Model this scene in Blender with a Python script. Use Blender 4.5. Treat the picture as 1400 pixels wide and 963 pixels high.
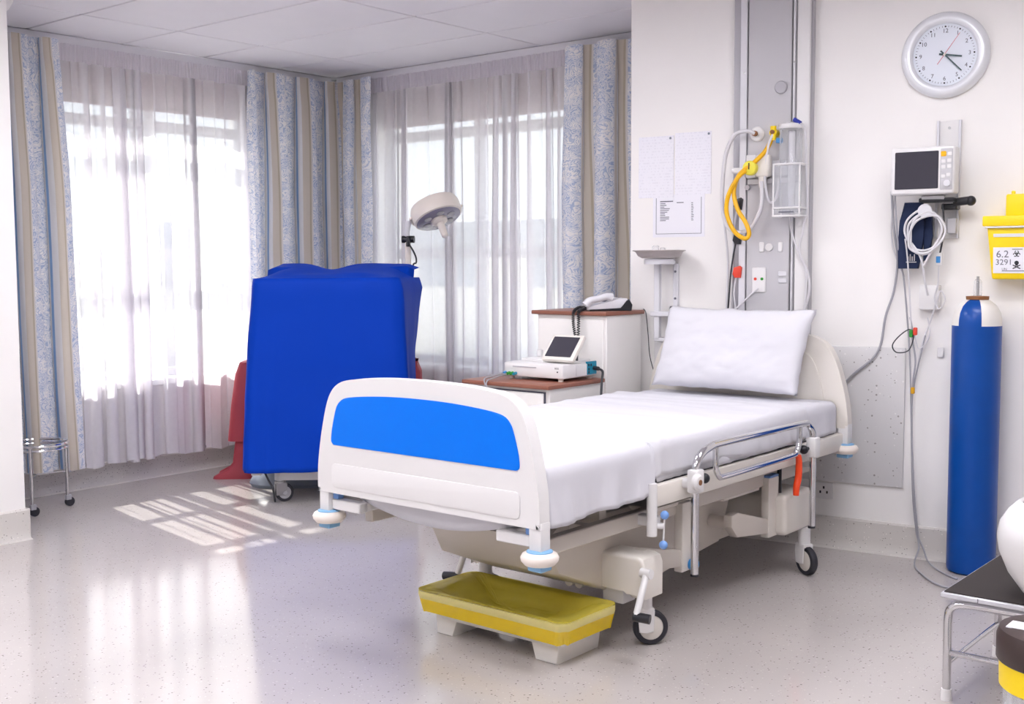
import bpy, bmesh, math, random
from mathutils import Matrix, Vector, noise
random.seed(7)
S = bpy.context.scene
for o in list(bpy.data.objects): bpy.data.objects.remove(o)
C = bpy.context.collection
R = math.radians
H = 1.35
# ------------------------------------------------------------------ camera
cd = bpy.data.cameras.new('camera'); cam = bpy.data.objects.new('camera', cd); C.objects.link(cam)
cd.sensor_width = 36; cd.lens = 1577.1 / 1400 * 36; cd.clip_start = .05; cd.clip_end = 200
cam.matrix_world = Matrix.Translation((0, 0, H)) @ Matrix.Rotation(R(39.487), 4, 'Z') @ Matrix.Rotation(R(90 - 4.396), 4, 'X') @ Matrix.Rotation(R(-.279), 4, 'Z')
S.camera = cam
# ------------------------------------------------------------------ world, sun, exposure
w = bpy.data.worlds.new('sky'); S.world = w; w.use_nodes = True
bg = w.node_tree.nodes['Background']; bg.inputs[0].default_value = (.86, .93, 1.0, 1); bg.inputs[1].default_value = 2.0
sd = bpy.data.lights.new('sun', 'SUN'); sun = bpy.data.objects.new('sun', sd); C.objects.link(sun)
sd.energy = 20.0; sd.angle = R(.6); sd.color = (1, .95, .88)
sun.rotation_euler = Vector((1, -.18, -1.13)).to_track_quat('-Z', 'Y').to_euler()
S.view_settings.view_transform = 'Standard'; S.view_settings.look = 'None'
S.view_settings.exposure = 0.05; S.view_settings.gamma = 1; S.view_settings.use_curve_mapping = False
FILL_LAMP = 15.0  # emission strength of the added ceiling fill panels
# ------------------------------------------------------------------ materials
def lin(h):
    v = [int(h[i:i + 2], 16) / 255 for i in (0, 2, 4)]
    return tuple((c / 12.92 if c <= .04045 else ((c + .055) / 1.055) ** 2.4) for c in v) + (1,)
MATS = {}
class NT:
    def __init__(s, name):
        s.m = bpy.data.materials.new(name); s.m.use_nodes = True
        s.t = s.m.node_tree; s.n = s.t.nodes; s.b = s.n['Principled BSDF']; s.out = s.n['Material Output']
        MATS[name] = s.m
    def add(s, typ, **kw):
        n = s.n.new(typ)
        for k, v in kw.items():
            if k.startswith('i_'):
                key = k[2:]; n.inputs[int(key) if key.isdigit() else key].default_value = v
            else: setattr(n, k, v)
        return n
    def ln(s, a, b): s.t.links.new(a, b)
    def pos(s, obj=False):
        return s.add('ShaderNodeTexCoord').outputs['Object'] if obj else s.add('ShaderNodeNewGeometry').outputs['Position']
    def math(s, op, a, b=None, clamp=False):
        n = s.add('ShaderNodeMath', operation=op, use_clamp=clamp)
        for i, x in enumerate((a, b)):
            if x is None: continue
            if isinstance(x, (int, float)): n.inputs[i].default_value = x
            else: s.ln(x, n.inputs[i])
        return n.outputs[0]
    def mix(s, fac, a, b):
        n = s.add('ShaderNodeMix', data_type='RGBA')
        for i, x in ((0, fac), (6, a), (7, b)):
            if isinstance(x, (int, float, tuple)): n.inputs[i].default_value = x
            else: s.ln(x, n.inputs[i])
        return n.outputs[2]
    def bump(s, h, strength=.1, dist=.01):
        n = s.add('ShaderNodeBump', i_Strength=strength, i_Distance=dist); s.ln(h, n.inputs['Height']); s.ln(n.outputs[0], s.b.inputs['Normal'])
def pm(name, col, rough=.5, metal=0., vary=.04, vscale=6., bump=0., bscale=80., spec=None, coat=0., emit=None, trans=0., ior=None):
    t = NT(name); c = lin(col)
    nz = t.add('ShaderNodeTexNoise', i_Scale=vscale, i_Detail=3.); t.ln(t.pos(True), nz.inputs['Vector'])
    k = t.math('MULTIPLY_ADD', nz.outputs[0], vary * 2); t.n[-1].inputs[2].default_value = 1 - vary
    dark = t.add('ShaderNodeVectorMath', operation='SCALE'); dark.inputs[0].default_value = c[:3]; t.ln(k, dark.inputs['Scale'])
    t.ln(dark.outputs[0], t.b.inputs['Base Color'])
    t.b.inputs['Roughness'].default_value = rough; t.b.inputs['Metallic'].default_value = metal
    if spec is not None: t.b.inputs['Specular IOR Level'].default_value = spec
    if coat: t.b.inputs['Coat Weight'].default_value = coat; t.b.inputs['Coat Roughness'].default_value = .06
    if trans: t.b.inputs['Transmission Weight'].default_value = trans
    if ior: t.b.inputs['IOR'].default_value = ior
    if emit: t.b.inputs['Emission Color'].default_value = lin(emit[0]); t.b.inputs['Emission Strength'].default_value = emit[1]
    if bump:
        n2 = t.add('ShaderNodeTexNoise', i_Scale=bscale, i_Detail=4.); t.ln(t.pos(True), n2.inputs['Vector']); t.bump(n2.outputs[0], bump, .004)
    return t.m
def speckled(name, col, dark, light, rough, amt=.72, scale=70., wavy=0.):
    t = NT(name); p = t.pos()
    v = t.add('ShaderNodeTexVoronoi', i_Scale=scale); t.ln(p, v.inputs['Vector'])
    sep = t.add('ShaderNodeSeparateColor'); t.ln(v.outputs['Color'], sep.inputs[0])
    dot = t.math('LESS_THAN', v.outputs['Distance'], t.math('MULTIPLY', sep.outputs[1], .3))
    isd = t.math('MULTIPLY', dot, t.math('GREATER_THAN', sep.outputs[0], amt))
    isl = t.math('MULTIPLY', dot, t.math('LESS_THAN', sep.outputs[0], 1 - amt))
    nz = t.add('ShaderNodeTexNoise', i_Scale=2.2, i_Detail=5.); t.ln(p, nz.inputs['Vector'])
    c = lin(col); base = t.mix(nz.outputs[0], tuple(x * .93 for x in c[:3]) + (1,), tuple(min(1, x * 1.06) for x in c[:3]) + (1,))
    t.ln(t.mix(isl, t.mix(isd, base, lin(dark)), lin(light)), t.b.inputs['Base Color'])
    t.b.inputs['Roughness'].default_value = rough
    if wavy:
        n3 = t.add('ShaderNodeTexNoise', i_Scale=26., i_Detail=3.); t.ln(p, n3.inputs['Vector'])
        r = t.math('MULTIPLY_ADD', nz.outputs[0], .08); t.n[-1].inputs[2].default_value = rough - .04; t.ln(r, t.b.inputs['Roughness'])
        t.bump(n3.outputs[0], wavy, .002)
    return t.m
pm('wall_paint', 'f6f3f1', .55, bump=.03, bscale=300, vary=.012)
pm('ceiling_board', 'f0edf3', .8, bump=.25, bscale=220, vary=.02)
pm('grid_metal', 'a9a5ae', .5)
speckled('floor_vinyl', 'bfb8b5', '847e7b', 'cec8c4', .11, .6, 85., .03)
speckled('skirting_vinyl', 'd5d0cb', '9b948f', 'ece7e2', .38, .62, 90.)
speckled('wall_guard', 'd8d6d7', '9b9795', 'e6e4e4', .42, .72, 60.)
pm('white_plastic', 'e9e7e7', .32, vary=.01, coat=.15)
pm('white_metal', 'e6e4e4', .35, vary=.015)
pm('cream_plastic', 'e6e0d8', .38, vary=.02)
pm('beige_plastic', 'd3cbc2', .42, vary=.02)
pm('lamp_cream', 'f0e6dd', .35, vary=.01)
pm('blue_panel', '0078f2', .42, spec=.15, vary=.02)
pm('light_blue', '86b8e0', .4)
pm('knob_blue', '3f8fd0', .35)
pm('ball_blue', '7ba6e6', .35)
pm('black_plastic', '1c1d24', .35)
pm('black_rubber', '2c2b33', .6)
pm('chrome', 'dadadd', .09, 1.0, vary=.01)
pm('steel', 'b9b9bc', .28, 1.0)
pm('grey_metal', 'b4b2b8', .4, vary=.02)
pm('grey_panel', 'c6c4c8', .45, vary=.012)
pm('grey_edge', 'dddce1', .35)
pm('grey_dish', 'b9b0ae', .45)
pm('orange_plastic', 'f0491c', .35)
pm('red_plastic', 'e2452f', .4)
pm('green_plastic', '2f9a34', .4)
pm('yellow_plastic', 'ffdc08', .38, vary=.01)
pm('yellow_hose', 'f4b90c', .35)
pm('yellow_gauge', 'eee24a', .35)
pm('amber_clip', 'e3a80f', .4)
pm('teal_panel', '1288a8', .4)
pm('screen_glass', '3d3b45', .12, vary=.02)
pm('navy_fabric', '1c2a4c', .85, bump=.3, bscale=500)
pm('cyl_blue', '00489e', .36, vary=.10, vscale=14, coat=.12, spec=.3)
pm('cyl_white', 'efebe6', .45, vary=.05)
pm('brown_collar', '8a5a34', .6, vary=.15, vscale=30)
pm('wood_top', '8d5846', .38, vary=.12, vscale=12)
pm('cabinet_white', 'f2efec', .4, vary=.01)
pm('dark_gap', '4a4a58', .6)
pm('tub_white', 'e9e6e2', .4, vary=.015)
pm('sheet_fabric', 'd9d8df', .85, vary=.012, bump=.15, bscale=700)
pm('draw_sheet_fabric', 'dbdae0', .85, vary=.012, bump=.15, bscale=700)
pm('pillow_fabric', 'dfdee4', .85, vary=.01, bump=.15, bscale=700)
pm('blue_cover', '003cb4', .6, spec=.12, vary=.06, vscale=4, bump=.12, bscale=9)
pm('red_cover', 'a83a45', .6, vary=.10, vscale=8, bump=.12, bscale=12)
pm('grey_blue', '8b93a0', .45)
pm('paper', 'f2f1f8', .8, vary=.01)
pm('ink', '70707c', .8)
pm('ink_dark', '2b2b33', .7)
pm('clock_silver', 'eceef3', .3, .25, vary=.01)
pm('clock_face', 'e9eef8', .6, vary=.005)
pm('hand_dark', '2f4a50', .4)
pm('hand_red', 'e0404a', .4)
pm('white_cable', 'dcdade', .4)
pm('grey_cable', 'a6a5ac', .45)
pm('dark_cable', '33343a', .5)
pm('mauve_blind', '6e333d', .8, vary=.03)
pm('frame_alu', 'aeb0b8', .4, vary=.02)
pm('sill_white', 'f2f1f2', .4)
pm('track_white', 'eceaf0', .4)
pm('lid_brown', '3b2c2a', .45)
pm('step_top', '2e2726', .75, bump=.3, bscale=300)
pm('alu_trim', 'd8d8de', .35, .3)
pm('ext_ground', 'b9b8b2', .9, vary=.08)
pm('ext_wall', 'd9d8d4', .9)
pm('ext_roof', '9aa0a8', .8)
pm('ext_glass', '8c99a6', .2)
pm('hedge', '8f9a86', .9, vary=.2, vscale=3)
pm('fill_diffuser', 'ffffff', .5, emit=('fbfaff', FILL_LAMP))
def clear(name, tint, alpha, rough=.05):
    t = NT(name); tr = t.add('ShaderNodeBsdfTransparent'); tr.inputs[0].default_value = tint
    t.b.inputs['Base Color'].default_value = (.9, .92, .94, 1); t.b.inputs['Roughness'].default_value = rough
    lw = t.add('ShaderNodeLayerWeight', i_Blend=.25)
    nz = t.add('ShaderNodeTexNoise', i_Scale=9.); t.ln(t.pos(True), nz.inputs['Vector'])
    f = t.math('ADD', t.math('MULTIPLY', lw.outputs['Facing'], .45), t.math('MULTIPLY', nz.outputs[0], alpha * 2), True)
    mx = t.add('ShaderNodeMixShader'); t.ln(f, mx.inputs[0]); t.ln(tr.outputs[0], mx.inputs[1]); t.ln(t.b.outputs[0], mx.inputs[2]); t.ln(mx.outputs[0], t.out.inputs[0])
    return t.m
clear('clear_plastic', (.97, .97, .98, 1), .14)
def glass():
    t = NT('window_glass'); tr = t.add('ShaderNodeBsdfTransparent'); tr.inputs[0].default_value = (.95, .97, .97, 1)
    gl = t.add('ShaderNodeBsdfGlossy', i_Roughness=.02); fr = t.add('ShaderNodeLayerWeight', i_Blend=.5)
    nz = t.add('ShaderNodeTexNoise', i_Scale=1.5); t.ln(t.pos(), nz.inputs['Vector'])
    f = t.math('MULTIPLY_ADD', t.math('POWER', fr.outputs['Facing'], 5.), t.math('ADD', nz.outputs[0], .3)); t.n[-1].inputs[2].default_value = .035
    mx = t.add('ShaderNodeMixShader'); t.ln(f, mx.inputs[0]); t.ln(tr.outputs[0], mx.inputs[1]); t.ln(gl.outputs[0], mx.inputs[2]); t.ln(mx.outputs[0], t.out.inputs[0])
glass()
def film(name, col, ft, fd, fl, weave=0, rough=.8, gloss=0.):
    """thin cloth or film: part see-through, part translucent, part diffuse"""
    t = NT(name); c = lin(col)
    tr = t.add('ShaderNodeBsdfTransparent'); tl = t.add('ShaderNodeBsdfTranslucent'); df = t.add('ShaderNodeBsdfDiffuse')
    tr.inputs[0].default_value = c if gloss else (1, 1, 1, 1); df.inputs[0].default_value = c; tl.inputs[0].default_value = c
    nz = t.add('ShaderNodeTexNoise', i_Scale=40.); t.ln(t.pos(True), nz.inputs['Vector'])
    m1 = t.add('ShaderNodeMixShader'); m1.inputs[0].default_value = fd / (fd + fl); t.ln(tl.outputs[0], m1.inputs[1]); t.ln(df.outputs[0], m1.inputs[2])
    src = m1.outputs[0]
    if gloss:
        gl = t.add('ShaderNodeBsdfGlossy', i_Roughness=rough); m3 = t.add('ShaderNodeMixShader'); m3.inputs[0].default_value = gloss
        t.ln(src, m3.inputs[1]); t.ln(gl.outputs[0], m3.inputs[2]); src = m3.outputs[0]
    m2 = t.add('ShaderNodeMixShader'); f = t.math('MULTIPLY_ADD', nz.outputs[0], .06); t.n[-1].inputs[2].default_value = 1 - ft - .03
    t.ln(f, m2.inputs[0]); t.ln(tr.outputs[0], m2.inputs[1]); t.ln(src, m2.inputs[2]); t.ln(m2.outputs[0], t.out.inputs[0])
film('sheer', 'faf7fb', .28, .66, .34)
film('sheer_heading', 'eee9f2', .06, .7, .3)
film('yellow_film', 'efe268', .42, .6, .4, rough=.1, gloss=.2)
film('yellow_film_lip', 'f0e493', .10, .75, .25, rough=.12, gloss=.12)
film('yellow_film_thick', 'f6d400', .08, .75, .25, rough=.15, gloss=.10)
def floral():
    t = NT('curtain_print'); uv = t.add('ShaderNodeUVMap').outputs[0]
    sp = t.add('ShaderNodeSeparateXYZ'); t.ln(uv, sp.inputs[0])
    nz = t.add('ShaderNodeTexNoise', i_Scale=5.5, i_Detail=1.5, i_Distortion=2.0); t.ln(uv, nz.inputs['Vector'])
    ring = t.math('PINGPONG', t.math('MULTIPLY', nz.outputs[0], 9.), .5)
    line = t.math('LESS_THAN', ring, .17)
    n2 = t.add('ShaderNodeTexNoise', i_Scale=4.5, i_Detail=3.); t.ln(uv, n2.inputs['Vector'])
    n3 = t.add('ShaderNodeTexNoise', i_Scale=70., i_Detail=2.); t.ln(uv, n3.inputs['Vector'])
    leaf = t.math('GREATER_THAN', n2.outputs[0], .5)
    k = t.math('MULTIPLY', t.math('ADD', t.math('MULTIPLY', line, .75), t.math('MULTIPLY', leaf, .28)), t.math('ADD', n3.outputs[0], .35), True)
    pat = t.mix(k, lin('fdfbfc'), lin('b3c3e0'))
    fr = t.math('FRACT', sp.outputs[0])            # u counts cloth repeats
    cr = t.add('ShaderNodeValToRGB'); cr.color_ramp.interpolation = 'CONSTANT'; t.ln(fr, cr.inputs[0])
    stops = [(0, 'ddd3c6'), (.04, 'c9bda9'), (.06, 'e9e4e2'), (.08, 'e9e4e2'), (.74, 'e9e4e2'), (.755, 'ddd3c6'), (.77, 'f0eeee'), (.83, '98b8e0'), (.875, 'f0eeee'), (.955, 'ddd3c6')]
    el = cr.color_ramp.elements
    el[0].position = 0; el[0].color = lin(stops[0][1]); el[1].position = stops[1][0]; el[1].color = lin(stops[1][1])
    for p_, c_ in stops[2:]:
        e = el.new(p_); e.color = lin(c_)
    inb = t.math('MULTIPLY', t.math('GREATER_THAN', fr, .08), t.math('LESS_THAN', fr, .74))
    col = t.mix(inb, cr.outputs[0], pat)
    df = t.add('ShaderNodeBsdfDiffuse'); tl = t.add('ShaderNodeBsdfTranslucent'); t.ln(col, df.inputs[0]); t.ln(col, tl.inputs[0])
    mx = t.add('ShaderNodeMixShader'); mx.inputs[0].default_value = .2; t.ln(df.outputs[0], mx.inputs[1]); t.ln(tl.outputs[0], mx.inputs[2]); t.ln(mx.outputs[0], t.out.inputs[0])
floral()
def printed(name, rows, kind):
    """paper with faint rows of print (flat print)"""
    t = NT(name); sp = t.add('ShaderNodeSeparateXYZ'); t.ln(t.pos(True), sp.inputs[0])
    x, z = sp.outputs[0], sp.outputs[2]
    ro = t.math('FRACT', t.math('MULTIPLY', z, rows)); row = t.math('LESS_THAN', ro, .42)
    nz = t.add('ShaderNodeTexNoise', i_Scale=1., i_Detail=2.)
    cb = t.add('ShaderNodeCombineXYZ'); t.ln(t.math('MULTIPLY', x, 90.), cb.inputs[0]); t.ln(t.math('MULTIPLY', t.math('FLOOR', t.math('MULTIPLY', z, rows)), 7.3), cb.inputs[2]); t.ln(cb.outputs[0], nz.inputs['Vector'])
    k = t.math('MULTIPLY', row, t.math('GREATER_THAN', nz.outputs[0], .52))
    t.ln(t.mix(t.math('MULTIPLY', k, kind), lin('f2f1f8'), lin('8d8d9c')), t.b.inputs['Base Color']); t.b.inputs['Roughness'].default_value = .8
printed('paper_faint', 70, .10); printed('paper_list', 90, .0)
# ------------------------------------------------------------------ mesh builder
def cr_path(pts, n=6, closed=False):
    P = [Vector(p) for p in pts]
    if len(P) < 3: return P
    out = []; m = len(P)
    rng = range(m if closed else m - 1)
    for i in rng:
        if closed: p0, p1, p2, p3 = P[i - 1], P[i], P[(i + 1) % m], P[(i + 2) % m]
        else: p0, p1, p2, p3 = P[max(i - 1, 0)], P[i], P[i + 1], P[min(i + 2, m - 1)]
        for k in range(n):
            t = k / n; t2 = t * t; t3 = t2 * t
            out.append(.5 * ((2 * p1) + (p2 - p0) * t + (2 * p0 - 5 * p1 + 4 * p2 - p3) * t2 + (3 * p1 - p0 - 3 * p2 + p3) * t3))
    if not closed: out.append(P[-1])
    return out
class MB:
    def __init__(s, frame=None): s.bm = bmesh.new(); s.F = frame; s.uv = None
    def _tf(s, vs, M):
        if M is not None: bmesh.ops.transform(s.bm, matrix=M, verts=vs)
    def box(s, x0, x1, y0, y1, z0, z1, bev=0., seg=2, M=None):
        r = bmesh.ops.create_cube(s.bm, size=1)['verts']
        bmesh.ops.transform(s.bm, matrix=Matrix.Translation(((x0 + x1) / 2, (y0 + y1) / 2, (z0 + z1) / 2)) @ Matrix.Diagonal((abs(x1 - x0), abs(y1 - y0), abs(z1 - z0), 1)), verts=r)
        if bev:
            es = list({e for v in r for e in v.link_edges})
            r = bmesh.ops.bevel(s.bm, geom=es, offset=bev, segments=seg, affect='EDGES', profile=.5)['verts']
        s._tf(r, M); return s
    def cyl(s, p0, p1, r0, r1=None, n=20, cap=True):
        r1 = r0 if r1 is None else r1; p0, p1 = Vector(p0), Vector(p1); d = p1 - p0
        q = d.to_track_quat('Z', 'Y').to_matrix().to_4x4()
        r = bmesh.ops.create_cone(s.bm, cap_ends=cap, segments=n, radius1=r0, radius2=r1, depth=d.length)['verts']
        s._tf(r, Matrix.Translation((p0 + p1) / 2) @ q); return s
    def sph(s, c, r, n=16, sc=(1, 1, 1)):
        v = bmesh.ops.create_uvsphere(s.bm, u_segments=n, v_segments=n // 2 + 2, radius=r)['verts']
        s._tf(v, Matrix.Translation(c) @ Matrix.Diagonal(tuple(sc) + (1,))); return s
    def tube(s, pts, r, n=8, sm=6, closed=False):
        P = cr_path(pts, sm, closed) if sm else [Vector(p) for p in pts]
        N = len(P); rings = []; up = None
        for i in range(N):
            a = P[i - 1] if (i > 0 or closed) else P[i]; b = P[(i + 1) % N] if (i < N - 1 or closed) else P[i]
            t = (b - a).normalized()
            if up is None: up = t.orthogonal().normalized()
            up = (up - t * up.dot(t)).normalized(); sd_ = t.cross(up)
            rr = r(i / max(1, N - 1)) if callable(r) else r
            rings.append([s.bm.verts.new(P[i] + (up * math.cos(k * 2 * math.pi / n) + sd_ * math.sin(k * 2 * math.pi / n)) * rr) for k in range(n)])
        for i in range(N if closed else N - 1):
            A, B = rings[i], rings[(i + 1) % N]
            for k in range(n): s.bm.faces.new((A[k], A[(k + 1) % n], B[(k + 1) % n], B[k]))
        if not closed: s.bm.faces.new(rings[0][::-1]); s.bm.faces.new(rings[-1])
        return s
    def lathe(s, prof, c=(0, 0, 0), axis='Z', n=32, M=None, cap=True):
        rings = []; vs = []
        for r, z in prof:
            ring = [s.bm.verts.new((r * math.cos(2 * math.pi * k / n), r * math.sin(2 * math.pi * k / n), z)) for k in range(n)]
            rings.append(ring); vs += ring
        for A, B in zip(rings, rings[1:]):
            for k in range(n): s.bm.faces.new((A[k], A[(k + 1) % n], B[(k + 1) % n], B[k]))
        if cap: s.bm.faces.new(rings[0][::-1]); s.bm.faces.new(rings[-1])
        m = Matrix.Translation(c)
        if axis == 'X': m = m @ Matrix.Rotation(R(90), 4, 'Y')
        if axis == 'Y': m = m @ Matrix.Rotation(R(90), 4, 'X')
        s._tf(vs, (M @ m) if M is not None else m); return s
    def prism(s, pts, a, b, plane='XZ', bev=0., seg=2, M=None):
        """pts outline in plane, extruded from a to b along the third axis"""
        def mk(p, t):
            return {'XZ': (p[0], t, p[1]), 'YZ': (t, p[0], p[1]), 'XY': (p[0], p[1], t)}[plane]
        A = [s.bm.verts.new(mk(p, a)) for p in pts]; B = [s.bm.verts.new(mk(p, b)) for p in pts]; n = len(pts)
        fs = [s.bm.faces.new(A), s.bm.faces.new(B[::-1])]
        for k in range(n): s.bm.faces.new((A[k], B[k], B[(k + 1) % n], A[(k + 1) % n]))
        vs = A + B
        if bev:
            es = list({e for f in fs for e in f.edges})
            r = bmesh.ops.bevel(s.bm, geom=es, offset=bev, segments=seg, affect='EDGES', profile=.5)
            vs = list({v for v in r['verts']} | {v for v in vs if v.is_valid})
        s._tf(vs, M); return s
    def grid(s, fn, nu, nv, closed=False, uvfn=None):
        V = [[s.bm.verts.new(fn(i / nu, j / nv)) for j in range(nv + 1)] for i in range(nu if closed else nu + 1)]
        L = s.bm.loops.layers.uv.verify() if uvfn else None
        for i in range(nu):
            i2 = (i + 1) % nu if closed else i + 1
            for j in range(nv):
                f = s.bm.faces.new((V[i][j], V[i2][j], V[i2][j + 1], V[i][j + 1]))
                if L:
                    for lp, (a, b) in zip(f.loops, ((i, j), (i + 1, j), (i + 1, j + 1), (i, j + 1))): lp[L].uv = uvfn(a / nu, b / nv)
        return V
    def build(s, name, mat, parent=None, label=None, ang=40, solid=0.):
        bm = s.bm
        if s.F is not None: bmesh.ops.transform(bm, matrix=s.F, verts=bm.verts)
        if parent is not None: bmesh.ops.transform(bm, matrix=world_of(parent).inverted(), verts=bm.verts)
        bmesh.ops.recalc_face_normals(bm, faces=bm.faces)
        me = bpy.data.meshes.new(name); bm.to_mesh(me); bm.free()
        me.materials.append(MATS[mat] if isinstance(mat, str) else mat)
        for p in me.polygons: p.use_smooth = True
        me.set_sharp_from_angle(angle=R(ang))
        o = bpy.data.objects.new(name, me); C.objects.link(o)
        if parent is not None: o.parent = parent
        elif s.F is not None or True:
            # put the origin at the base of the thing
            xs = [v.co for v in me.vertices]; cx = sum(v.x for v in xs) / len(xs); cy = sum(v.y for v in xs) / len(xs); cz = min(v.z for v in xs)
            me.transform(Matrix.Translation((-cx, -cy, -cz))); o.location = (cx, cy, cz)
        if solid:
            md = o.modifiers.new('thickness', 'SOLIDIFY'); md.thickness = solid; md.offset = 0
        if label: o['label'] = label
        return o
def world_of(o):
    m = o.matrix_basis.copy()
    return world_of(o.parent) @ m if o.parent is not None else m
def thing(name, label, cat, loc, rz=0, group=None):
    o = bpy.data.objects.new(name, None); C.objects.link(o); o.empty_display_size = .05
    o.location = loc; o.rotation_euler = (0, 0, R(rz)); tag(o, label, cat, group); return o
def tag(o, label, cat, group=None):
    o['label'] = label; o['category'] = cat
    if group: o['group'] = group
    return o
def struct(o, label=None, cat=None):
    o['kind'] = 'structure'
    if label: o['label'] = label
    if cat: o['category'] = cat
    return o
def copy_tree(o, parent=None):
    c = o.copy(); C.objects.link(c); c.parent = parent
    for ch in [x for x in bpy.data.objects if x.parent == o]: copy_tree(ch, c)
    return c
def text(s, size, M, mat, parent, name='printed_text', ex=.0004):
    cu = bpy.data.curves.new('t', 'FONT'); cu.body = s; cu.size = size; cu.extrude = ex; cu.align_x = 'CENTER'; cu.align_y = 'CENTER'; cu.resolution_u = 3
    ob = bpy.data.objects.new('t', cu); C.objects.link(ob)
    me = bpy.data.meshes.new_from_object(ob.evaluated_get(bpy.context.evaluated_depsgraph_get())); bpy.data.objects.remove(ob); bpy.data.curves.remove(cu)
    me.transform(world_of(parent).inverted() @ M); me.materials.clear(); me.materials.append(MATS[mat])
    o = bpy.data.objects.new(name, me); C.objects.link(o); o.parent = parent; return o
def nz(x, y=0., z=0.): return noise.noise((x, y, z))
def rrect(x0, x1, y0, y1, r, n=5):
    out = []
    for cx, cy, a in ((x1 - r, y0 + r, -90), (x1 - r, y1 - r, 0), (x0 + r, y1 - r, 90), (x0 + r, y0 + r, 180)):
        for k in range(n + 1):
            t = R(a + 90 * k / n); out.append((cx + r * math.cos(t), cy + r * math.sin(t)))
    return out
# ================================================================== SETTING
LX, BY, CZ = -6.42, 5.78, 2.68          # left window wall, back window wall, ceiling
HA = 7.744
WF = Matrix.Translation((-2.318, 5.13, 0)) @ Matrix.Rotation(R(HA), 4, 'Z')   # head wall frame: x along wall, -y into the room
def hw(u, d, z): return WF @ Vector((u, -d, z))
struct(MB().box(-6.75, 2.1, -2.7, 6.1, -.12, 0).build('floor', 'floor_vinyl'), 'pale grey speckled vinyl hospital floor with a glossy finish', 'floor')
ceil = MB().box(-6.75, 2.1, -2.7, 6.1, CZ + .022, CZ + .14).build('ceiling', 'grid_metal'); struct(ceil, 'suspended ceiling of large pale grey boards', 'ceiling')
YS = [5.75 - .594 * k for k in range(15)]; XS = [-5.73 - 1.30 + 1.30 * k for k in range(8)]
FILL_CELLS = {(2, 4), (4, 3), (4, 6), (2, 7), (4, 9), (2, 10)}  # tile cells given unseen glowing panels, added to brighten walls, bed and bay
proto = None
for i in range(len(XS) - 1):
    for j in range(len(YS) - 1):
        x0, x1 = max(XS[i], LX), min(XS[i + 1], 2.05); y1, y0 = YS[j], max(YS[j + 1], -2.65)
        if (i, j) in FILL_CELLS or x1 - x0 < .1: continue
        full = abs(x1 - x0 - 1.3) < .01
        if full and proto is not None:
            o = bpy.data.objects.new('ceiling_tile', proto.data); C.objects.link(o); o.parent = ceil
            o.location = proto.location + Vector((x0 - proto['x'], y0 - proto['y'], 0)); continue
        o = MB().box(x0 + .006, x1 - .006, y0 + .006, y1 - .006, CZ + random.uniform(-.001, .001), CZ + .021, .004, 1).build('ceiling_tile', 'ceiling_board', ceil)
        if full: proto = o; proto['x'] = x0; proto['y'] = y0
for k, (i, j) in enumerate(sorted(FILL_CELLS)):
    x0, x1, y1, y0 = XS[i], XS[i + 1], YS[j], YS[j + 1]
    t = thing('fill_panel', 'added fill light panel set in the boarded ceiling, out of view', 'fill light', ((x0 + x1) / 2, (y0 + y1) / 2, CZ - .004), group='added fill light panels over the ward')
    MB().box(x0 + .006, x0 + .03, y0 + .006, y1 - .006, CZ - .004, CZ + .02).box(x1 - .03, x1 - .006, y0 + .006, y1 - .006, CZ - .004, CZ + .02).box(x0 + .03, x1 - .03, y0 + .006, y0 + .03, CZ - .004, CZ + .02).box(x0 + .03, x1 - .03, y1 - .03, y1 - .006, CZ - .004, CZ + .02).build('fill_frame', 'white_metal', t)
    MB().box(x0 + .03, x1 - .03, y0 + .03, y1 - .03, CZ + .004, CZ + .012).build('fill_diffuser', 'fill_diffuser', t)
# left window wall with opening
WY0, WY1, WZ0, WZ1 = 3.56, 5.02, .63, 2.58
T = .26
struct(MB().box(LX - T, LX, 2.6, WY0, 0, CZ).box(LX - T, LX, WY1, BY + T, 0, CZ).box(LX - T, LX, WY0, WY1, 0, WZ0).box(LX - T, LX, WY0, WY1, WZ1, CZ).build('wall_left', 'wall_paint'), 'white bay wall holding the sunlit window on the left', 'wall')
BX0, BX1 = -5.98, -4.16
struct(MB().box(LX, BX0, BY, BY + T, 0, CZ).box(BX1, -3.1, BY, BY + T, 0, CZ).box(BX0, BX1, BY, BY + T, 0, WZ0 + .03).box(BX0, BX1, BY, BY + T, WZ1, CZ).build('wall_back', 'wall_paint'), 'white bay wall holding the window beside the cabinets', 'wall')
# head wall (slightly angled) with its return beside the bay
wh = MB(WF).box(-1.011, 4.6, 0, .5, 0, CZ)
struct(wh.build('wall_head', 'wall_paint'), 'warm white wall behind the head of the bed', 'wall')
struct(MB().prism([(-3.318, 4.992), (-3.25, 5.3), (-3.1, 5.8), (-3.318, 5.8)], 0, CZ, 'XY').build('wall_return', 'wall_paint'), 'narrow white return wall between bay and bed wall', 'wall')
# near pier on the left, unseen walls behind and right
struct(MB().box(-6.75, -5.456, -2.7, 2.82, 0, CZ).build('wall_pier', 'wall_paint'), 'white wall end at the left edge in front of the bay', 'wall')
struct(MB().box(-5.456, 2.1, -2.9, -2.7, 0, CZ).build('wall_rear', 'wall_paint'), 'white wall behind the viewer', 'wall')
struct(MB().box(2.05, 2.25, -2.7, 6.1, 0, CZ).build('wall_right', 'wall_paint'), 'white wall on the far right side', 'wall')
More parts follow.
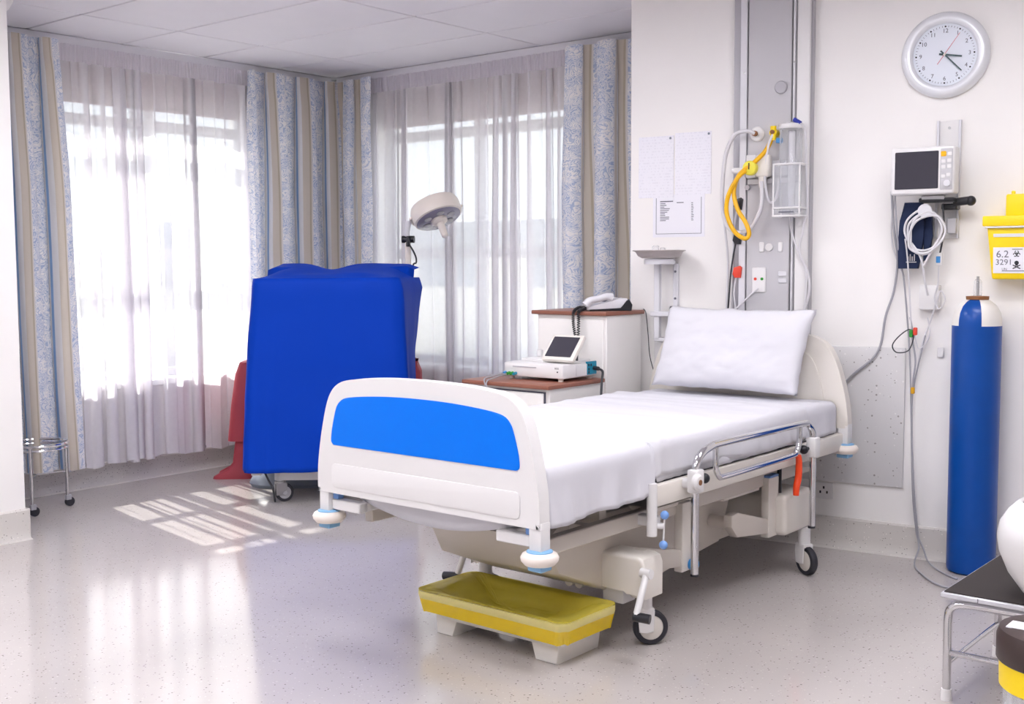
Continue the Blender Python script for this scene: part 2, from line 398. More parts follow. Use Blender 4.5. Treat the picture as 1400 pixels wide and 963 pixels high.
# baseboards (coved vinyl)
def base_prof(h=.135, t=.018): return [(0, 0), (.05, 0), (.03, .006), (.021, .022), (t, .05), (t, h - .008), (t - .008, h), (0, h)]
struct(MB().prism([(LX + p, z) for p, z in base_prof()], 2.82, BY, 'XZ').build('baseboard_left', 'skirting_vinyl'), 'speckled coved skirting under the left window', 'baseboard')
struct(MB().prism([(BY - p, z) for p, z in base_prof()], LX, -3.3, 'YZ').build('baseboard_back', 'skirting_vinyl'), 'speckled coved skirting under the back window', 'baseboard')
struct(MB(WF).prism([(-p, z) for p, z in base_prof(.145)], -1.02, 4.4, 'YZ').build('baseboard_head', 'skirting_vinyl'), 'speckled coved skirting along the bed wall', 'baseboard')
struct(MB().prism([(-5.456 + p, z) for p, z in base_prof(.15)], -2.7, 2.83, 'XZ').box(-5.9, -5.44, 2.815, 2.838, 0, .15, .004, 1).build('baseboard_pier', 'skirting_vinyl'), 'speckled skirting around the wall end on the left', 'baseboard')
# windows ------------------------------------------------------------
def window(name, label, along, a0, a1, z0, z1, wall, sgn, mull):
    """along: 'Y' (left wall) or 'X' (back wall)"""
    mid = wall + sgn * .12
    def bx(mb, p0, p1, q0, q1, dz0=-.03, dz1=.03, bev=.004):
        if along == 'Y': mb.box(mid + dz0, mid + dz1, p0, p1, q0, q1, bev, 1)
        else: mb.box(p0, p1, mid + dz0, mid + dz1, q0, q1, bev, 1)
        return mb
    fr = MB(); f = .05
    bx(fr, a0, a0 + f, z0, z1); bx(fr, a1 - f, a1, z0, z1); bx(fr, a0, a1, z0, z0 + f); bx(fr, a0, a1, z1 - f, z1)
    o = struct(fr.build(name, 'frame_alu'), label, 'window')
    cols = [a0 + f] + mull + [a1 - f]; rows = [z0 + f, 1.42, 2.235, z1 - f]
    for m in mull: bx(MB(), m - .03, m + .03, z0 + f, z1 - f, -.028, .028).build('mullion', 'frame_alu', o)
    for z in rows[1:-1]: bx(MB(), a0 + f, a1 - f, z - .035, z + .035, -.026, .026).build('transom', 'frame_alu', o)
    for i in range(len(cols) - 1):
        for j in range(len(rows) - 1):
            bx(MB(), cols[i], cols[i + 1], rows[j], rows[j + 1], -.003, .003, 0).build('pane', 'window_glass', o)
    return o
window('window_1', 'aluminium framed window behind the sheer on the left', 'Y', WY0, WY1, WZ0, WZ1, LX, -1, [4.28])
window('window_2', 'aluminium framed window behind the sheer beside the cabinets', 'X', BX0, BX1, WZ0 + .03, WZ1, BY, 1, [-5.13])
struct(MB().box(LX - .1, LX + .10, WY0 - .05, WY1 + .05, WZ0 - .035, WZ0 + .002, .006).build('trim_1', 'sill_white'), 'white sill under the left window', 'window sill')
struct(MB().box(BX0 - .05, BX1 + .05, BY - .09, BY + .1, WZ0 - .005, WZ0 + .032, .006).build('trim_2', 'sill_white'), 'white sill under the back window', 'window sill')
def blind(along, a0, a1, wall, sgn, label):
    c = wall + sgn * .045; mb = MB(); rl = MB()
    rng = [(a0 + .01, a1 - .01)]
    for p0, p1 in rng:
        if along == 'Y': mb.box(c - .008, c + .008, p0, p1, 2.335, 2.55); rl.cyl((c, p0, 2.335), (c, p1, 2.335), .012)
        else: mb.box(p0, p1, c - .008, c + .008, 2.31, 2.55); rl.cyl((p0, c, 2.31), (p1, c, 2.31), .012)
    t = thing('window_blind', label, 'blind', (c, (a0 + a1) / 2, 2.31) if along == 'Y' else ((a0 + a1) / 2, c, 2.3))
    mb.build('blind_cloth', 'mauve_blind', t); rl.build('bottom_bar', 'mauve_blind', t)
blind('Y', WY0, WY1, LX, -1, 'mauve blind pulled a little way down behind the left sheer')
blind('X', BX0, BX1, BY, 1, 'mauve blind pulled a little way down behind the right sheer')
# curtain tracks
def track(along, a0, a1, c, label):
    mb = MB()
    if along == 'Y': mb.box(c - .02, c + .02, a0, a1, CZ - .055, CZ - .002, .005, 1)
    else: mb.box(a0, a1, c - .02, c + .02, CZ - .055, CZ - .002, .005, 1)
    tag(mb.build('curtain_track', 'track_white'), label, 'curtain track')
SL, SB = LX + .10, BY - .10
track('Y', 3.0, 5.64, SL, 'white curtain track along the ceiling over the left window')
track('X', -6.28, -3.42, SB, 'white curtain track along the ceiling over the back window')
# fabrics ------------------------------------------------------------
def sheer(along, a0, a1, c, sgn, z0, seed, lam, label):
    """sgn: direction into the room. Folded see-through cloth plus a gathered heading."""
    Lw = a1 - a0; n = int(Lw * 130); rnd = random.Random(seed); ph = [rnd.uniform(0, 6.28) for _ in range(6)]
    def shape(s, z):
        x = s * Lw; drop = (2.6 - z) / 2.4
        q = 2 * math.pi * (x / lam + .55 * math.sin(2 * math.pi * x / (lam * 3.7) + ph[0]) + .3 * math.sin(2 * math.pi * x / (lam * 1.9) + ph[1]))
        amp = (.010 + .020 * min(1, drop * 2.2)) * (1 + .35 * math.sin(x * 9 + ph[2]))
        fold = amp * math.sin(q + .4 * drop * math.sin(x * 5 + ph[3])) + .008 * math.sin(2.3 * q + ph[4]) * (1 - .5 * drop)
        slide = .20 * lam * math.sin(2 * q + ph[5]) + .22 * lam * math.sin(q * .37 + ph[0]) + .02 * drop * math.sin(x * 7 + ph[1])
        return a0 + min(max(x + slide, 0), Lw), c + sgn * (.012 + fold + .02)
    def pt(u, v):
        z = 2.53 + (z0 + .012 * math.sin(u * 23 + seed) - 2.53) * v; p, q = shape(u, z)
        return (q, p, z) if along == 'Y' else (p, q, z)
    ctr = (c, (a0 + a1) / 2, z0) if along == 'Y' else ((a0 + a1) / 2, c, z0)
    t = thing('sheer_curtain', label, 'sheer curtain', ctr)
    mb = MB(); mb.grid(pt, n, 26); mb.build('sheer_cloth', 'sheer', t, ang=180)
    def hp(u, v):
        x = u * Lw; z = 2.632 - .105 * v; y = c + sgn * (.022 + .004 * math.sin(x * 330) + .004 * math.sin(x * 90 + seed) - .004 * v)
        return (y, a0 + x, z) if along == 'Y' else (a0 + x, y, z)
    hb = MB(); hb.grid(hp, int(Lw * 260), 3); hb.build('heading_tape', 'sheer_heading', t, ang=180)
    if True:   # weighted hem
        def hm(u, v):
            p = pt(u, 1.0); off = .004 * sgn
            z = p[2] + .025 * (1 - v)
            return (p[0] + off, p[1], z) if along == 'Y' else (p[0], p[1] + off, z)
        hb = MB(); hb.grid(hm, n, 1); hb.build('hem', 'sheer', t, ang=180)
sheer('Y', 3.46, 3.99, SL, 1, .15, 1, .13, 'white sheer curtain panel by the left patterned drape, its hem above the skirting')
sheer('Y', 3.97, 4.97, SL, 1, .15, 2, .12, 'white sheer curtain panel nearest the red chair over the left window')
sheer('X', -5.97, -4.50, SB, -1, .15, 3, .125, 'white sheer curtain panel behind the lamp over the back window')
sheer('X', -4.52, -4.0, SB, -1, .15, 4, .11, 'narrow white sheer curtain panel behind the tall cabinet')
def drape(along, a0, a1, c, sgn, z0, z1, nf, amp, seed, label, ph=0., taper=0.):
    Lw = a1 - a0; n = nf * 36; ns = 26
    def pt(u, v):
        z = z0 + (z1 - z0) * v; drop = 1 - v
        x = u * Lw; q = 2 * math.pi * (u * nf + ph)
        a = amp * (.6 + .4 * min(1, drop * 3)) * (1 + .35 * nz(u * nf * 1.3, seed)); q += .35 * nz(u * nf * .8, z * .7, seed + 2)
        y = a * (math.cos(q) + .28 * math.cos(2 * q + .7) + .22 * math.sin(3 * q + seed))
        y += .012 * nz(x * 14, z * 1.1, seed) * (1 if drop > .05 else .3)
        x += .15 * (Lw / nf) * math.sin(2 * q + .5) + .012 * nz(u * 4, z * 1.4, seed + 5) + taper * drop * (u - .0) * Lw
        if v > .93: y *= .8; 
        return (c + sgn * (.05 + y), a0 + x, z) if along == 'Y' else (a0 + x, c + sgn * (.05 + y), z)
    mb = MB(); mb.grid(pt, n, ns, uvfn=lambda u, v: (u * nf + ph + (.11 if along == 'Y' else .60), v * (z1 - z0) * 2.2))
    o = mb.build('patterned_curtain', 'curtain_print', ang=180)
    return tag(o, label, 'curtain', 'blue scroll patterned curtains with tan stripes')
DL, DB = LX + .155, BY - .155
drape('Y', 2.92, 3.47, DL, 1, .17, 2.625, 3, .060, 11, 'blue scroll patterned curtain at the far left behind the chrome bowl stand', .1, .12)
drape('Y', 4.80, 5.58, DL, 1, .17, 2.625, 3, .060, 12, 'wide blue scroll patterned curtain left of the room corner', 0.)
drape('X', -6.20, -5.84, DB, -1, .17, 2.625, 2, .055, 13, 'narrow blue scroll patterned curtain right of the room corner', .12)
drape('X', -4.13, -3.40, DB, -1, .17, 2.625, 3, .062, 14, 'blue scroll patterned curtain beside the white wall behind the telephone', -.1)
# small white bracket high on the pier
t = thing('wall_bracket', 'small white bracket with tan inner face high on the left wall end', 'bracket', (-5.5, 2.85, 2.5))
MB().prism([(2.822, 2.66), (2.858, 2.66), (2.872, 2.625), (2.848, 2.585), (2.822, 2.56)], -5.50, -5.485, 'YZ', .003, 1).build('bracket_plate', 'white_plastic', t)
MB().prism([(2.822, 2.655), (2.848, 2.655), (2.858, 2.625), (2.842, 2.60), (2.822, 2.58)], -5.51, -5.50, 'YZ', .002, 1).build('inner_face', 'wood_top', t)
# ================================================================== outside
struct(MB().box(-40, 20, -30, 45, -.6, -.5).build('ground_outside', 'ext_ground'), 'pale paved ground outside the windows', 'ground')
def building(label, x0, x1, y0, y1, h, side):
    t = thing('neighbour_building', label, 'building', ((x0 + x1) / 2, (y0 + y1) / 2, -.5))
    MB().box(x0, x1, y0, y1, -.5, h).build('building_wall', 'ext_wall', t)
    MB().box(x0 - .4, x1 + .4, y0 - .4, y1 + .4, h, h + .5, .05, 1).build('roof', 'ext_roof', t)
    for k in range(5):
        if side == 'X':
            y = y0 + (y1 - y0) * (k + .5) / 5; wn = MB().box(x1 - .02, x1 + .05, y - .8, y + .8, .9, 2.2).build('window', 'ext_glass', t); MB().box(x1 + .05, x1 + .08, y - .03, y + .03, .9, 2.2).build('glazing_bar', 'ext_wall', wn)
        else:
            x = x0 + (x1 - x0) * (k + .5) / 5; wn = MB().box(x - .8, x + .8, y0 - .05, y0 + .02, .9, 2.2).build('window', 'ext_glass', t); MB().box(x - .03, x + .03, y0 - .08, y0 - .05, .9, 2.2).build('glazing_bar', 'ext_wall', wn)
building('low pale building beyond the left window', -26, -20, 2, 26, 1.1, 'X')
building('low pale building beyond the back window', -17, -3, 17, 22, 1.7, 'Y')
# ================================================================== BED
XC = -2.637
def mirror(half): return [(XC + x, z) for x, z in half] + [(XC - x, z) for x, z in reversed(half) if x > 1e-6]
def smooth2(pts, n=4): return [(p.x, p.y) for p in cr_path([(a, b, 0) for a, b in pts], n, True)]
bed = thing('hospital_bed', 'white adjustable hospital bed with blue footboard panel and chrome side rail', 'bed', (XC, 3.85, 0))
FH = [(.44, .540), (.478, .540), (.494, .541), (.502, .547), (.505, .558), (.5045, .60), (.501, .65), (.487, .73), (.470, .80), (.453, .855), (.433, .895), (.404, .924), (.362, .943), (.30, .953), (.22, .960), (.12, .9645), (0, .966)]
def board(half, y0, y1, name, mat, parent, bev, lab=None):
    pts = smooth2(mirror([(0, half[0][1])] + half)[:-1] if False else mirror(half), 4)
    return MB().prism(pts, y0, y1, 'XZ', bev, 3).build(name, mat, parent, lab, ang=50)
fb = board(FH, 2.715, 2.765, 'footboard', 'white_plastic', bed, .014)
BH = [(.36, .714), (.40, .714), (.417, .715), (.426, .720), (.429, .731), (.427, .75), (.423, .772), (.408, .825), (.393, .858), (.362, .881), (.29, .893), (.15, .903), (0, .906)]
board(BH, 2.7125, 2.722, 'blue_panel', 'blue_panel', fb, .0015, 'bright blue insert panel')
def groove(x0, x1, z0, z1, y, name, parent, r=.006):
    pts = [(a, y, b) for a, b in rrect(x0, x1, z0, z1, .02, 4)]
    return MB().tube(pts, r, 6, 0, True).build(name, 'white_plastic', parent)
MB().prism(rrect(XC - .43, XC + .43, .562, .648, .02, 4), 2.7115, 2.72, 'XZ', .003, 2).build('lower_panel', 'white_plastic', fb)
HH = [(.45, .60), (.50, .60), (.517, .601), (.526, .606), (.530, .618), (.529, .65), (.525, .69), (.515, .75), (.498, .816), (.476, .885), (.44, .957), (.39, .998), (.32, 1.018), (.18, 1.03), (0, 1.034)]
hb_ = board(HH, 4.925, 4.97, 'headboard', 'cream_plastic', bed, .014)
board([(.34, .70), (.38, .70), (.40, .702), (.411, .712), (.413, .73), (.406, .78), (.385, .85), (.355, .91), (.31, .945), (.2, .96), (0, .965)], 4.919, 4.93, 'inset_panel', 'cream_plastic', hb_, .005)
def bumper(x, y, z, ztop):
    p = MB().box(x - .024, x + .024, y - .024, y + .024, z + .015, ztop, .004, 2).build('corner_post', 'white_metal', bed)
    b = MB().lathe([(.03, -.022), (.048, -.02), (.058, -.008), (.06, .003), (.054, .014), (.042, .019), (.03, .021)], (x, y, z), n=32).build('bumper_wheel', 'lamp_cream', bed)
    MB().lathe([(.042, .0), (.041, .0225), (.03, .026)], (x, y, z), n=28).box(x - .028, x + .028, y - .028, y + .028, z - .04, z - .018, .004, 1).build('bumper_hub', 'light_blue', b, 'light blue hub')
for x in (XC - .478, XC + .484): bumper(x, 2.742, .447, .56)
for x in (XC - .505, XC + .508): bumper(x, 4.95, .506, .62)
# foot brackets from the posts to the frame
for s in (-1, 1):
    x = XC + s * .482
    MB().box(min(x, x - s * .17), max(x, x - s * .17), 2.735, 2.775, .475, .512, .004, 1).box(x - s * .15 - .02, x - s * .15 + .02, 2.75, 3.0, .478, .51, .004, 1).build('foot_bracket', 'white_metal', bed)
    MB().box(x - s * .04 - .014, x - s * .04 + .014, 2.74, 2.77, .512, .538, .003, 1).build('blue_catch', 'ball_blue', bed)
# upper frame
MB().box(XC - .47, XC + .47, 2.80, 4.92, .572, .592, .004, 1).build('mattress_platform', 'dark_gap', bed)
for s in (-1, 1):
    x = XC + s * .492
    MB().box(x - .016, x + .016, 3.36, 4.945, .50, .577, .006).build('side_beam', 'cream_plastic', bed)
    MB().tube([(x, 3.365, .40), (x, 3.365, .585)], .019, 14, 0).build('beam_end_post', 'white_plastic', bed)
    x2 = XC + s * .40
    MB().box(x2 - .02, x2 + .02, 2.86, 4.80, .415, .47, .004, 1).build('lower_beam', 'beige_plastic', bed)
    for y, z in ((3.385, .425), (4.62, .462)): MB().box(min(x, x2), max(x, x2), y, y + .04, z, z + .037, .004, 1).build('frame_arm', 'white_metal', bed)
for y, z0, z1 in ((3.10, .42, .47), (4.76, .42, .50), (3.2, .47, .575), (4.2, .47, .575)): MB().box(XC - .385, XC + .385, y, y + .04, z0, z1).build('cross_member', 'beige_plastic', bed)
# chrome side rail on the near side
RX = -2.085
rail = MB().tube([(RX, 3.555, .23), (RX, 3.555, .40), (RX, 3.555, .59), (RX, 3.565, .635), (RX, 3.60, .665), (RX, 3.66, .681), (RX, 3.73, .686), (RX, 4.1, .684), (RX, 4.42, .682), (RX, 4.475, .672), (RX, 4.512, .64), (RX, 4.52, .59), (RX, 4.523, .40), (RX, 4.525, .23)], .0145, 14, 5).build('side_rail', 'chrome', bed)
MB().tube([(RX, 3.70, .683), (RX, 3.70, .64), (RX, 3.703, .595), (RX, 3.725, .566), (RX, 3.77, .557), (RX, 4.05, .558), (RX, 4.32, .56), (RX, 4.365, .57), (RX, 4.388, .60), (RX, 4.392, .64), (RX, 4.392, .681)], .0115, 12, 5).build('lower_rail_bar', 'chrome', rail)
for y, yk in ((3.555, 3.64), (4.52, 4.455)):
    MB().cyl((RX, y, .226), (RX, y, .234), .0155).build('end_cap', 'black_rubber', rail)
    b = MB().box(RX - .02, RX + .024, y - .027, y + .027, .53, .615, .008).cyl((RX - .07, y, .56), (RX, y, .56), .018).build('rail_clamp', 'white_plastic', bed)
    MB().sph((RX - .01, yk, .568), .019, 14).cyl((RX - .01, y, .568), (RX - .01, yk, .568), .008).build('clamp_knob', 'black_plastic', b)
MB().lathe([(.028, 0), (.03, .012), (.022, .02)], (RX + .018, 3.525, .575), 'X', 18).build('lock_dial', 'white_plastic', bed)
MB().cyl((RX + .036, 3.525, .575), (RX + .041, 3.525, .575), .010).build('lock_button', 'brown_collar', bed)
# linkage lever with two blue balls
bl = MB().cyl((-2.12, 3.40, .36), (-2.118, 3.405, .47), .0035).cyl((-2.16, 3.375, .432), (-2.12, 3.402, .432), .011).build('release_lever', 'white_plastic', bed)
for z in (.470, .365): MB().sph((-2.118, 3.405 if z > .4 else 3.398, z), .0155, 16).build('lever_ball', 'ball_blue', bl)
# central housing, lift arms and plates
MB().prism([(2.98, .43), (3.05, .47), (4.20, .46), (4.24, .40), (4.14, .205), (3.70, .17), (3.34, .18), (3.05, .30)], -2.86, -2.31, 'YZ', .015).build('motor_housing', 'beige_plastic', bed)
for s in (0, 1):
    xo = -2.215 if s == 0 else -2.99
    MB().prism([(3.36, .325), (3.40, .338), (3.68, .28), (3.68, .218), (3.42, .25), (3.36, .275)], xo - .02, xo + .02, 'YZ', .006).cyl((xo - .1, 3.41, .30), (xo, 3.41, .30), .024).build('lift_arm', 'beige_plastic', bed)
    MB().prism([(4.03, .345), (4.08, .352), (4.36, .275), (4.36, .216), (4.08, .25), (4.03, .30)], xo - .02, xo + .02, 'YZ', .006).cyl((xo - .1, 4.06, .31), (xo, 4.06, .31), .024).build('lift_arm', 'beige_plastic', bed)
    MB().box(xo - .012, xo + .025, 3.645, 3.72, .20, .462, .005).build('lift_plate', 'cream_plastic', bed)
    pl = MB().box(xo - .012, xo + .025, 4.335, 4.425, .20, .452, .005).build('lift_plate', 'cream_plastic', bed)
    MB().box(xo - .014, xo + .027, 4.34, 4.42, .452, .462, .003, 1).build('plate_cap', 'ball_blue', pl)
MB().cyl((-2.19, 3.705, .222), (-2.165, 3.705, .222), .021).build('pivot_knob', 'knob_blue', bed)
MB().box(-2.33, -2.21, 3.48, 3.80, .452, .468, .003, 1).build('top_bracket', 'cream_plastic', bed)
MB().box(-2.30, -2.23, 4.03, 4.33, .40, .435, .005).build('link_bar', 'cream_plastic', bed)
gs = MB().cyl((-2.2, 4.446, .36), (-2.2, 4.448, .56), .010).build('gas_strut', 'black_plastic', bed)
MB().cyl((-2.2, 4.442, .215), (-2.2, 4.446, .36), .005).build('strut_rod', 'steel', gs)
MB().tube([(-2.095, 4.405, .55), (-2.095, 4.412, .52), (-2.095, 4.408, .46), (-2.095, 4.392, .42), (-2.095, 4.388, .385)], lambda t: .012 + .003 * math.sin(t * 3), 10, 5).cyl((-2.15, 4.405, .548), (-2.095, 4.405, .548), .008).build('release_handle', 'orange_plastic', bed, 'orange release handle')
# base covers
def rr3(mb, x0, x1, y0, y1, z0, z1, b): return mb.box(x0, x1, y0, y1, z0, z1, b, 4)
fc = MB().prism([(-2.94, .33), (-2.17, .334), (-2.145, .325), (-2.135, .30), (-2.135, .185), (-2.19, .185), (-2.195, .205), (-2.215, .219), (-2.86, .212), (-2.905, .205), (-2.94, .185)], 3.30, 3.43, 'XZ', .014, 4).build('foot_base_cover', 'cream_plastic', bed)
MB().box(-2.33, -2.24, 3.33, 3.41, .145, .225, .006).build('base_bracket', 'white_plastic', fc)
for x in (-2.42, -2.465): MB().cyl((x, 3.31, .195), (x, 3.36, .195), .018).build('hose_port', 'cream_plastic', fc)
rr3(MB(), -2.94, -2.145, 4.40, 4.66, .20, .375, .022).build('head_base_cover', 'cream_plastic', bed)
for a_ in (-2.86, -2.42): MB().box(a_, a_ + .06, 3.42, 4.42, .19, .25, .005).build('base_beam', 'beige_plastic', bed)
def castor(cx, cy, ztop, ang, nm='castor'):
    """wheel under stem at (cx, cy); ang = heading of the wheel axis"""
    Mx = Matrix.Translation((cx, cy, 0)) @ Matrix.Rotation(R(ang), 4, 'Z')
    f = MB(Mx).lathe([(.024, .10), (.026, .125), (.026, ztop)], (0, 0, 0), n=20).box(-.026, .026, -.03, .03, .118, .136, .006).build(nm, 'white_plastic', bed)
    for s in (-1, 1): MB(Mx).prism([(-.030, .10), (-.026, .05), (.0, .045), (.026, .05), (.030, .125), (-.030, .125)], s * .0195, s * .0255, 'YZ', .002, 1).build('fork_side', 'white_plastic', f)
    MB(Mx).lathe([(.044, -.015), (.058, -.0145), (.0625, -.009), (.0625, .009), (.058, .0145), (.044, .015), (.044, -.015)], (0, .020, .0625), 'X', 36, cap=False).build('tyre', 'black_rubber', f)
    MB(Mx).lathe([(.01, -.017), (.040, -.0145), (.0445, -.012), (.0445, .012), (.040, .0145), (.01, .017)], (0, .020, .0625), 'X', 32).build('wheel_disc', 'cream_plastic', f)
castor(-2.185, 3.385, .19, -42); castor(-2.155, 4.60, .205, -118); castor(-2.93, 3.385, .19, -40); castor(-2.93, 4.60, .205, -100)
# brake pedals
pd = MB().tube([(-2.115, 3.285, .29), (-2.105, 3.24, .23), (-2.10, 3.20, .165)], .0125, 10, 3).cyl((-2.135, 3.285, .288), (-2.095, 3.285, .288), .017).build('brake_pedal', 'white_plastic', bed)
MB().cyl((-2.11, 3.20, .160), (-2.055, 3.215, .156), .0165).build('pedal_grip', 'black_plastic', pd)
pd = MB().tube([(-2.945, 3.31, .285), (-2.965, 3.30, .22), (-2.99, 3.29, .14)], .0125, 10, 3).build('brake_pedal', 'white_plastic', bed)
MB().cyl((-3.055, 3.28, .122), (-2.985, 3.29, .128), .0165).build('pedal_grip', 'black_plastic', pd)
# ---------------------------------------------------------------- mattress and linen
MX0, MX1, MT = XC - .475, XC + .475, .715
m_ = MB().box(MX0 + .008, MX1 - .008, 2.785, 4.915, .594, MT - .004, .03, 4).build('mattress', 'sheet_fabric'); tag(m_, 'white mattress lying on the bed frame under the sheets', 'mattress')
def linen(y0, y1, off, hemR, hemL, seed, name, mat, label, ny, cat, endfoot=None, topw=.0039):
    """cloth over the mattress: left hem - over the top - right hem, folds on the hanging sides"""
    hl = lambda y: max(.02, MT - hemL(y)); hr = lambda y: max(.02, MT - hemR(y)); r = .035
    W = MX1 - MX0 + 2 * off; NU = 84
    def pt(u, v):
        y = y0 + (y1 - y0) * v
        if topw > .004 and v < .3: y += (.022 * nz(u * 7, 3.) + .03 * max(0, u - .72) * math.sin(u * 40)) * max(0, 1 - v * 4)
        a, b = hl(y), hr(y); arc = r * math.pi / 2
        tot = (a - r) + arc + (W - 2 * r) + arc + (b - r); s = u * tot
        dr_ = min(y - y0, y1 - y) if topw > .004 else 9; of2 = off if dr_ > .09 else off * (-.45 + 1.85 * math.sin(min(1, dr_ / .035) * math.pi / 2) - .4 * max(0, min(1, (dr_ - .035) / .055)))
        top = MT + of2
        if s < a - r: d = (a - r) - s; x, z, nx, nzv, hang = MX0 - of2, top - r - d, -1, 0, d
        elif s < a - r + arc:
            th = (s - (a - r)) / r; x, z, nx, nzv, hang = MX0 - of2 + r - r * math.cos(th), top - r + r * math.sin(th), -math.cos(th), math.sin(th), 0
        elif s < a - r + arc + W - 2 * r: x, z, nx, nzv, hang = MX0 - of2 + r + s - (a - r + arc), top, 0, 1, 0
        elif s < a - r + 2 * arc + W - 2 * r:
            th = (s - (a - r + arc + W - 2 * r)) / r; x, z, nx, nzv, hang = MX1 + of2 - r + r * math.sin(th), top - r + r * math.cos(th), math.sin(th), math.cos(th), 0
        else: d = s - (a - r + 2 * arc + W - 2 * r); x, z, nx, nzv, hang = MX1 + of2, top - r - d, 1, 0, d
        if nzv > .99:
            k = topw * min(1, dr_ / .06) * (nz(y * 9 + 1.5 * nz(x * 2, seed), x * 2.2, seed) + .8 * nz(y * 19 + nz(x * 1.5, y * 2, seed), x * 1.3, seed + 3)); z += k
        else:
            f = min(1, hang / .12); k = f * (.017 * nz(y * 11 + hang * 2, hang * 3, seed) + .009 * nz(y * 27 - hang * 3, hang * 5, seed + 9)) + .003 * nz(y * 6, z * 6, seed)
            k *= min(1, dr_ / .06); x += nx * (k + .004 * f * min(1, dr_ / .06)); z += nzv * k
        return (x, y, z)
    mb = MB(); mb.grid(pt, NU, ny)
    if endfoot:   # cloth falling over the foot end behind the footboard
        def fe(u, v):
            x = MX0 - off + .01 + u * (W - .02); zb = endfoot(u); z = MT - .01 + (zb - MT + .01) * v
            return (x, y0 - .002 + .006 * nz(x * 8, v * 2, seed), z)
        mb.grid(fe, 40, 8)
    o = mb.build(name, mat, ang=180, solid=.0015); return tag(o, label, cat)
def foot_hem(y):
    if y < 3.385: return .521 + .012 * (y - 2.78) / .6 + .005 * math.sin(y * 19)
    return .60
linen(2.782, 4.912, .006, lambda y: foot_hem(y) if y < 3.40 else .576, lambda y: .53 if y < 3.4 else .576, 3., 'bed_sheet', 'sheet_fabric', 'white sheet draped over the mattress, hanging loose at the foot end', 150, 'bed sheet',
      endfoot=lambda u: .565 - .10 * math.sin(math.pi * min(1, u * 1.0)) ** .8)
linen(3.385, 4.60, .017, lambda y: .588 - .014 * max(0, min(1, (y - 3.8) * 4)) + .004 * math.sin(y * 7), lambda y: .58, 8., 'draw_sheet', 'draw_sheet_fabric', 'second white draw sheet pulled tight across the middle of the bed', 110, 'bed sheet', topw=.009)
# pillow leaning against the headboard
def pillow():
    W2, H2, T2 = .385, .20, .062
    base = Vector((-2.645, 4.80, .738)); lean = R(15)
    mb = MB()
    def side(sg):
        def pt(u, v):
            a, b = u * 2 - 1, v * 2 - 1
            k = max(0., (1 - abs(a) ** 4.5)) ** .55 * max(0., (1 - abs(b) ** 3.6)) ** .55
            pin = 1 - .05 * (1 - abs(a) ** 2) * abs(b) ** 6
            x = W2 * a * (1 - .035 * (1 - b * b)) ; y = H2 * b * (1 - .05 * (1 - a * a))
            t = T2 * k * sg + (.011 * nz(a * 3.2 + 2, b * 3, 1.3) + .006 * nz(a * 8 + b * 3, b * 6 - a * 4, 4.1)) * k * sg + .006 * nz(a * 5, b * 5, 9.) * (1 - k)
            x += .006 * nz(a * 2, b * 4, 2.); y += .010 * nz(a * 4 + 3, b, 6.)
            yy, zz = -t, y + H2
            y2 = yy * math.cos(lean) + zz * math.sin(lean); z2 = zz * math.cos(lean) - yy * math.sin(lean)
            return base + Vector((x + .04 * (zz / .4 - .5), y2 - .028, z2 + .012))
        return pt
    for sg in (1, -1): mb.grid(side(sg), 44, 30)
    bmesh.ops.remove_doubles(mb.bm, verts=mb.bm.verts, dist=.0006)
    tag(mb.build('pillow', 'pillow_fabric', ang=180), 'plump white pillow standing on the bed against the headboard', 'pillow')
pillow()
# ================================================================== waste tub under the foot of the bed
t = thing('waste_tub', 'low white plastic tub with a yellow liner bag below the bed foot', 'tub', (-2.56, 3.12, 0))
def loft(mb, secs, cap0=True, cap1=True):
    rings = []
    for (x0, x1, y0, y1, r, z) in secs: rings.append([mb.bm.verts.new((a, b, z)) for a, b in rrect(x0, x1, y0, y1, r, 5)])
    for A, B in zip(rings, rings[1:]):
        n = len(A)
        for k in range(n): mb.bm.faces.new((A[k], A[(k + 1) % n], B[(k + 1) % n], B[k]))
    if cap0: mb.bm.faces.new(rings[0][::-1])
    if cap1: mb.bm.faces.new(rings[-1])
    return mb
loft(MB(), [(-2.845, -2.285, 3.015, 3.245, .03, .06), (-2.868, -2.25, 2.985, 3.255, .035, .145), (-2.895, -2.222, 2.955, 3.27, .04, .147), (-2.895, -2.222, 2.955, 3.27, .04, .162), (-2.87, -2.247, 2.98, 3.245, .035, .163), (-2.83, -2.30, 3.03, 3.225, .03, .07)], True, True).build('tub_body', 'tub_white', t, ang=60)
for x0, x1 in ((-2.855, -2.76), (-2.395, -2.285)):
    q = [(x0 + .006, 0), (x1 - .012, 0), (x1 + (.02 if x0 < -2.6 else 0), .085), (x0 - (.0 if x0 < -2.6 else .02), .085)]
    MB().prism(q, 3.015, 3.262, 'XZ', .008).build('tub_foot', 'tub_white', t)
ln_ = MB()
def skirt(u, v):
    P = rrect(-2.90, -2.217, 2.95, 3.275, .042, 8); n = len(P); f = u * n; i = int(f) % n; k = f - int(f)
    x = P[i][0] * (1 - k) + P[(i + 1) % n][0] * k; y = P[i][1] * (1 - k) + P[(i + 1) % n][1] * k
    cx, cy = x + 2.558, y - 3.11
    z = .168 - .078 * v - .012 * v * nz(u * 12, 3.); sh = 1 - .045 * max(0, v - .25) + (.008 * nz(u * 40, v * 2) * v); sy = 1 - .10 * max(0, v - .25) + (.012 * nz(u * 40, v * 2) * v)
    return (-2.558 + cx * sh, 3.11 + cy * sy, z)
lp_ = MB(); lp_.grid(lambda u, v: skirt(u, v * .36), 120, 3, True); lp_.build('liner_lip', 'yellow_film_lip', t, 'pale yellow film folded over the rim', ang=180)
